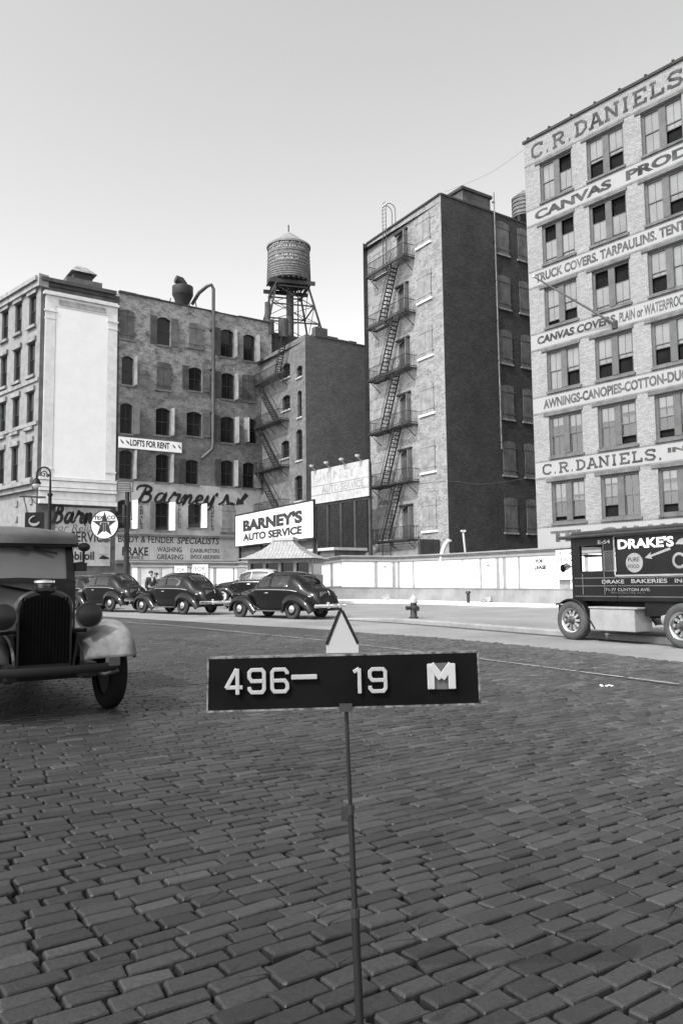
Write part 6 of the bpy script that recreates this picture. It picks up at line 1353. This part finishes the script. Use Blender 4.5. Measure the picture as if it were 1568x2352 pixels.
mb = MB(); mb.lathe([(0, -.2), (.16, -.18), (.19, 0), (.16, .18), (0, .2)], ((bx1 + wbase) / 2 + .1, .25, gq + .52), axis='X', n=16); mb.bar(((bx1 + wbase) / 2, .1, gq + .45), (wbase - .1, .1, gq + .25), .05); mb.build('spring_drum', plain('spring_iron', .22, .6), v, smooth=True)
mb = MB(); mb.box(uF - .22, uF - .02, y0 + .3, y0 + WT - .3, gq + .7, zbm + .1); mb.build('hood_stub', M_dk, v)
mb = MB(); a = side.uz(1308, 1322); q = side.uz(1383, 1252)
mb.tube([(uF - .02, y0 - .02, side.z(1313, 1300)), (uF - .12, y0 - .1, side.z(1313, 1302))], .02, 6); mb.lathe([(0, -.015), (.09, 0), (0, .015)], (uF - .14, y0 - .12, side.z(1313, 1305)), axis='X', n=14); mb.build('mirror', M_dk, v)

# ------------------------------------------------------------------ two people standing between the cars
def person(label, loc, rz, coat, light, k=1.0, lean=0):
    root_ = thing('person', label, 'person', loc, rz); root_.scale = (k,) * 3
    def skin(name, verts, edges, rad, m, par, sub=1):
        me = bpy.data.meshes.new(name); me.from_pydata(verts, edges, []); o = bpy.data.objects.new(name, me); C.objects.link(o); o.parent = par; me.materials.append(m)
        sk = o.modifiers.new('s', 'SKIN'); sk.use_smooth_shade = True
        for i, r_ in enumerate(rad): me.skin_vertices[0].data[i].radius = r_ if isinstance(r_, tuple) else (r_, r_)
        me.skin_vertices[0].data[0].use_root = True
        sb = o.modifiers.new('u', 'SUBSURF'); sb.levels = sub; sb.render_levels = sub; return o
    sk_m = plain('skin_tone', .36, .6); V = [(0, 0, .98), (0, 0, 1.18), (0, .01, 1.38), (0, .01, 1.46), (0, .01, 1.54), (0, -.015, 1.62), (0, -.005, 1.70), (0, 0, 1.745),
         (.17, .01, 1.42), (.23, .0, 1.16), (.20, -.16, 1.0), (.17, -.22, .96), (-.17, .01, 1.42), (-.24, .02, 1.15), (-.26, -.04, .92), (-.26, -.06, .84), (.09, 0, .92), (.10, -.01, .50), (.11, .02, .09), (.12, -.12, .05), (-.09, 0, .92), (-.10, -.01, .50), (-.11, .02, .09), (-.13, -.12, .05), (0, -.115, 1.63)]
    Ed = [(0, 1), (1, 2), (2, 3), (3, 4), (4, 5), (5, 6), (6, 7), (2, 8), (8, 9), (9, 10), (10, 11), (2, 12), (12, 13), (13, 14), (14, 15), (0, 16), (16, 17), (17, 18), (18, 19), (0, 20), (20, 21), (21, 22), (22, 23), (5, 24)]
    Rd = [(.15, .10), (.15, .10), (.16, .10), .07, .055, .085, .085, .04, .065, .045, .035, .04, .065, .045, .035, .04, .09, .06, .045, .035, .09, .06, .045, .035, .014]
    skin('body', V, Ed, Rd, sk_m, root_, 2)
    ids = [0, 1, 2, 8, 9, 10, 12, 13, 14]; mp = {a: i for i, a in enumerate(ids)}; e2 = [(mp[a], mp[c]) for a, c in Ed if a in mp and c in mp]
    skin('jacket', [V[i] for i in ids], e2, [tuple(x + .025 for x in (Rd[i] if isinstance(Rd[i], tuple) else (Rd[i],) * 2)) for i in ids], coat, root_, 2)
    ids = [0, 16, 17, 18, 20, 21, 22]; mp = {a: i for i, a in enumerate(ids)}; e2 = [(mp[a], mp[c]) for a, c in Ed if a in mp and c in mp]
    skin('trousers', [V[i] for i in ids], e2, [(.16, .11), (.10, .10), (.085, .085), (.08, .08), (.10, .10), (.085, .085), (.08, .08)], plain('trouser_cloth', .05, .9), root_, 2)
    mb = MB(); mb.lathe([(.105, 1.66), (.112, 1.70), (.095, 1.755), (.05, 1.785), (0, 1.79)], (0, .018, 0), n=14); mb.build('hair', plain('dark_hair', .03, .7), root_, smooth=True)
    if light: mb = MB(); mb.add([(-.05, -.128, 1.45), (.05, -.128, 1.45), (0, -.13, 1.24)], [(0, 2, 1)]); mb.build('shirt_front', M_paper, root_, solid=.01)
    for s in (-1, 1): 
        mb = MB(); mb.lathe([(0, -.012), (.012, 0), (0, .012)], (s * .035, -.098, 1.66), axis='Y', n=8); mb.build('eye', M_black, root_)
    return root_
pA = at(347, 1345, 37.0); pB = at(358, 1345, 37.6); zg = at(350, 1313, 37).z - 1.76
person('man in dark suit showing a white shirt front between the cars', (pA.x, 37.0, zg + .02), R(40), plain('dark_suit', .04, .9), True)
person('man in buttoned dark coat without white shirt, beside the other man', (pB.x, 37.6, zg - .02), R(-35), plain('dark_coat', .06, .9), False, .98)

# ------------------------------------------------------------------ survey board on its stand, close to the camera
Ya = 2.0; s = Ya / F; cB = at(788, 1567, Ya); v = thing('survey_board', 'black board with number 496-19 M and white pointer on a thin pole', 'sign board', (cB.x, Ya, 0), 0)
def bx(x, y): p = at(x, y, Ya); return (p.x - cB.x, p.z)
tl, tr, br_, bl_ = bx(480, 1511), bx(1094, 1496), bx(1100, 1615), bx(478, 1633)
M_bd = plain('board_black', .004, .7, 0, .06, .3, 8); M_num = plain('number_enamel', .27, .5, 0, .4, .06, 10); M_edge = plain('chipped_edge', .10, .6, 0, .4, .8, 60)
mb = MB(); mb.prism([bl_, br_, tr, tl], -.012, .012); mb.build('board', M_bd, v)
mb = MB(); rnd = random.Random(4)
for a, c in ((tl, tr), (tr, br_), (br_, bl_), (bl_, tl)): mb.bar((a[0], 0, a[1]), (c[0], 0, c[1]), .027, .0045)
mb.build('edge_trim', M_edge, v)
ux = Vector((tr[0] - tl[0], tr[1] - tl[1])).normalized(); uy = Vector((-ux.y, ux.x))
DIG = {'4': [[(.95, .28), (.0, .28)], [(.0, .25), (.62, 1.0)], [(.66, 1.0), (.66, 0)]], '9': [[(.9, .5), (.2, .5), (.06, .64), (.06, .84), (.2, .94), (.8, .94), (.92, .84), (.92, .18), (.8, .06), (.2, .06), (.06, .18), (.06, .28)]],
       '6': [[(.1, .5), (.8, .5), (.94, .36), (.94, .18), (.8, .06), (.2, .06), (.08, .18), (.08, .84), (.2, .94), (.8, .94), (.94, .82), (.94, .74)]], '1': [[(.2, .86), (.62, 1.0)], [(.62, 1.0), (.62, 0)]], '-': [[(0, .5), (1, .5)]], 'M': [[(.06, 0), (.06, 1)], [(.06, .98), (.5, .42)], [(.5, .42), (.94, .98)], [(.94, 1), (.94, 0)]]}
def digit(ch, x0, yt, x1, yb, m, wd_=None, name='numeral', y=-.0195):
    o = Vector(bx(x0, yb)); w_ = Vector(bx(x1, yb)) - o; h = bx(x0, yt)[1] - o.y; L = w_.length; mb = MB(); q = wd_ or h * .155
    for k, st in enumerate(DIG[ch]): ribbon(mb, [tuple(o + ux * p[0] * L + uy * p[1] * h) for p in st], q, y - k * .0006)
    ob = mb.build(name, m, v, fix=False); md = ob.modifiers.new('t', 'SOLIDIFY'); md.thickness = .006; md.offset = 0; md2 = ob.modifiers.new('b', 'BEVEL'); md2.width = .0016; md2.segments = 2; return ob
digit('4', 522, 1535, 562, 1594, M_num); digit('9', 573, 1534, 612, 1592, M_num); digit('6', 624, 1533, 664, 1590, M_num); digit('-', 670, 1549, 729, 1558, M_num, .012); digit('1', 806, 1534, 838, 1591, M_num); digit('9', 847, 1532, 888, 1589, M_num)
o = Vector(bx(984, 1582)); e_ = Vector(bx(1040, 1580)); h = bx(984, 1522)[1] - o.y; L = (e_ - o).length
mb = MB(); mb.prism([tuple(o), tuple(o + ux * L), tuple(o + ux * L + uy * h), tuple(o + uy * h)], -.0155, -.0125); mb.build('letter_plate', plain('letter_plate', .07, .5, 0, .4, .3, 30), v)
digit('M', 985, 1523, 1039, 1581, plain('letter_white', .30, .5), .018, 'letter', -.019)
tri = [bx(*p) for p in ((749, 1500), (823, 1499), (823, 1478), (787, 1404), (779, 1404), (749, 1478))]
mb = MB(); mb.prism(tri, -.004, .004); mb.build('pointer', plain('pointer_white', .30, .7, 0, .3, .05), v)
mb = MB()
for a, c in (((750, 1480), (780, 1403)), ((822, 1478), (786, 1403))): p, q = bx(*a), bx(*c); mb.bar((p[0], -.001, p[1]), (q[0], -.001, q[1]), .0075, .009, up=(0, 1, 0))
mb.build('pointer_edge', M_black, v)
pt, pbm = bx(794, 1625), bx(826, 2352); dz = (pbm[1] - pt[1]); zg_ = gz(cB.x); t_ = (zg_ - pt[1]) / dz; xb = pt[0] + (pbm[0] - pt[0]) * t_
P0 = Vector((pt[0], .012, pt[1] + .02)); P1 = Vector((xb, .012, zg_)); lp_ = lambda f_: P0.lerp(P1, f_)
fa_, fb_, fc_ = [(bx(800, y_)[1] - P0.z) / (P1.z - P0.z) for y_ in (1862, 2100, 2250)]
mb = MB(); mb.tube([P0, lp_(fa_)], .0052, 10); mb.tube([lp_(fa_), lp_(fb_)], .0075, 10); mb.tube([lp_(fb_), P1], .0105, 10); mb.build('pole', plain('pole_iron', .03, .4, .5), v, smooth=True)
q = lp_(fa_); mb = MB(); mb.tube([q - Vector((0, 0, .012)), q + Vector((0, 0, .012))], .0095, 10); mb.box(q.x - .024, q.x - .008, q.y - .004, q.y + .004, q.z - .028, q.z + .008); mb.build('clamp', M_dark, v)
q = lp_(fb_); mb = MB(); mb.tube([q - Vector((0, 0, .01)), q + Vector((0, 0, .01))], .0125, 10); mb.build('collar', M_dark, v)
mb = MB(); mb.box(pt[0] - .016, pt[0] + .016, -.018, .02, pt[1] - .008, pt[1] + .012); mb.build('socket', M_dark, v)
mb = MB()
for k in range(3): a = 2.1 * k + .4; mb.bar((xb, .012, zg_ + .06), (xb + .07 * math.cos(a), .012 + .07 * math.sin(a), zg_ + .008), .012)
mb.each('foot', M_dark, v)
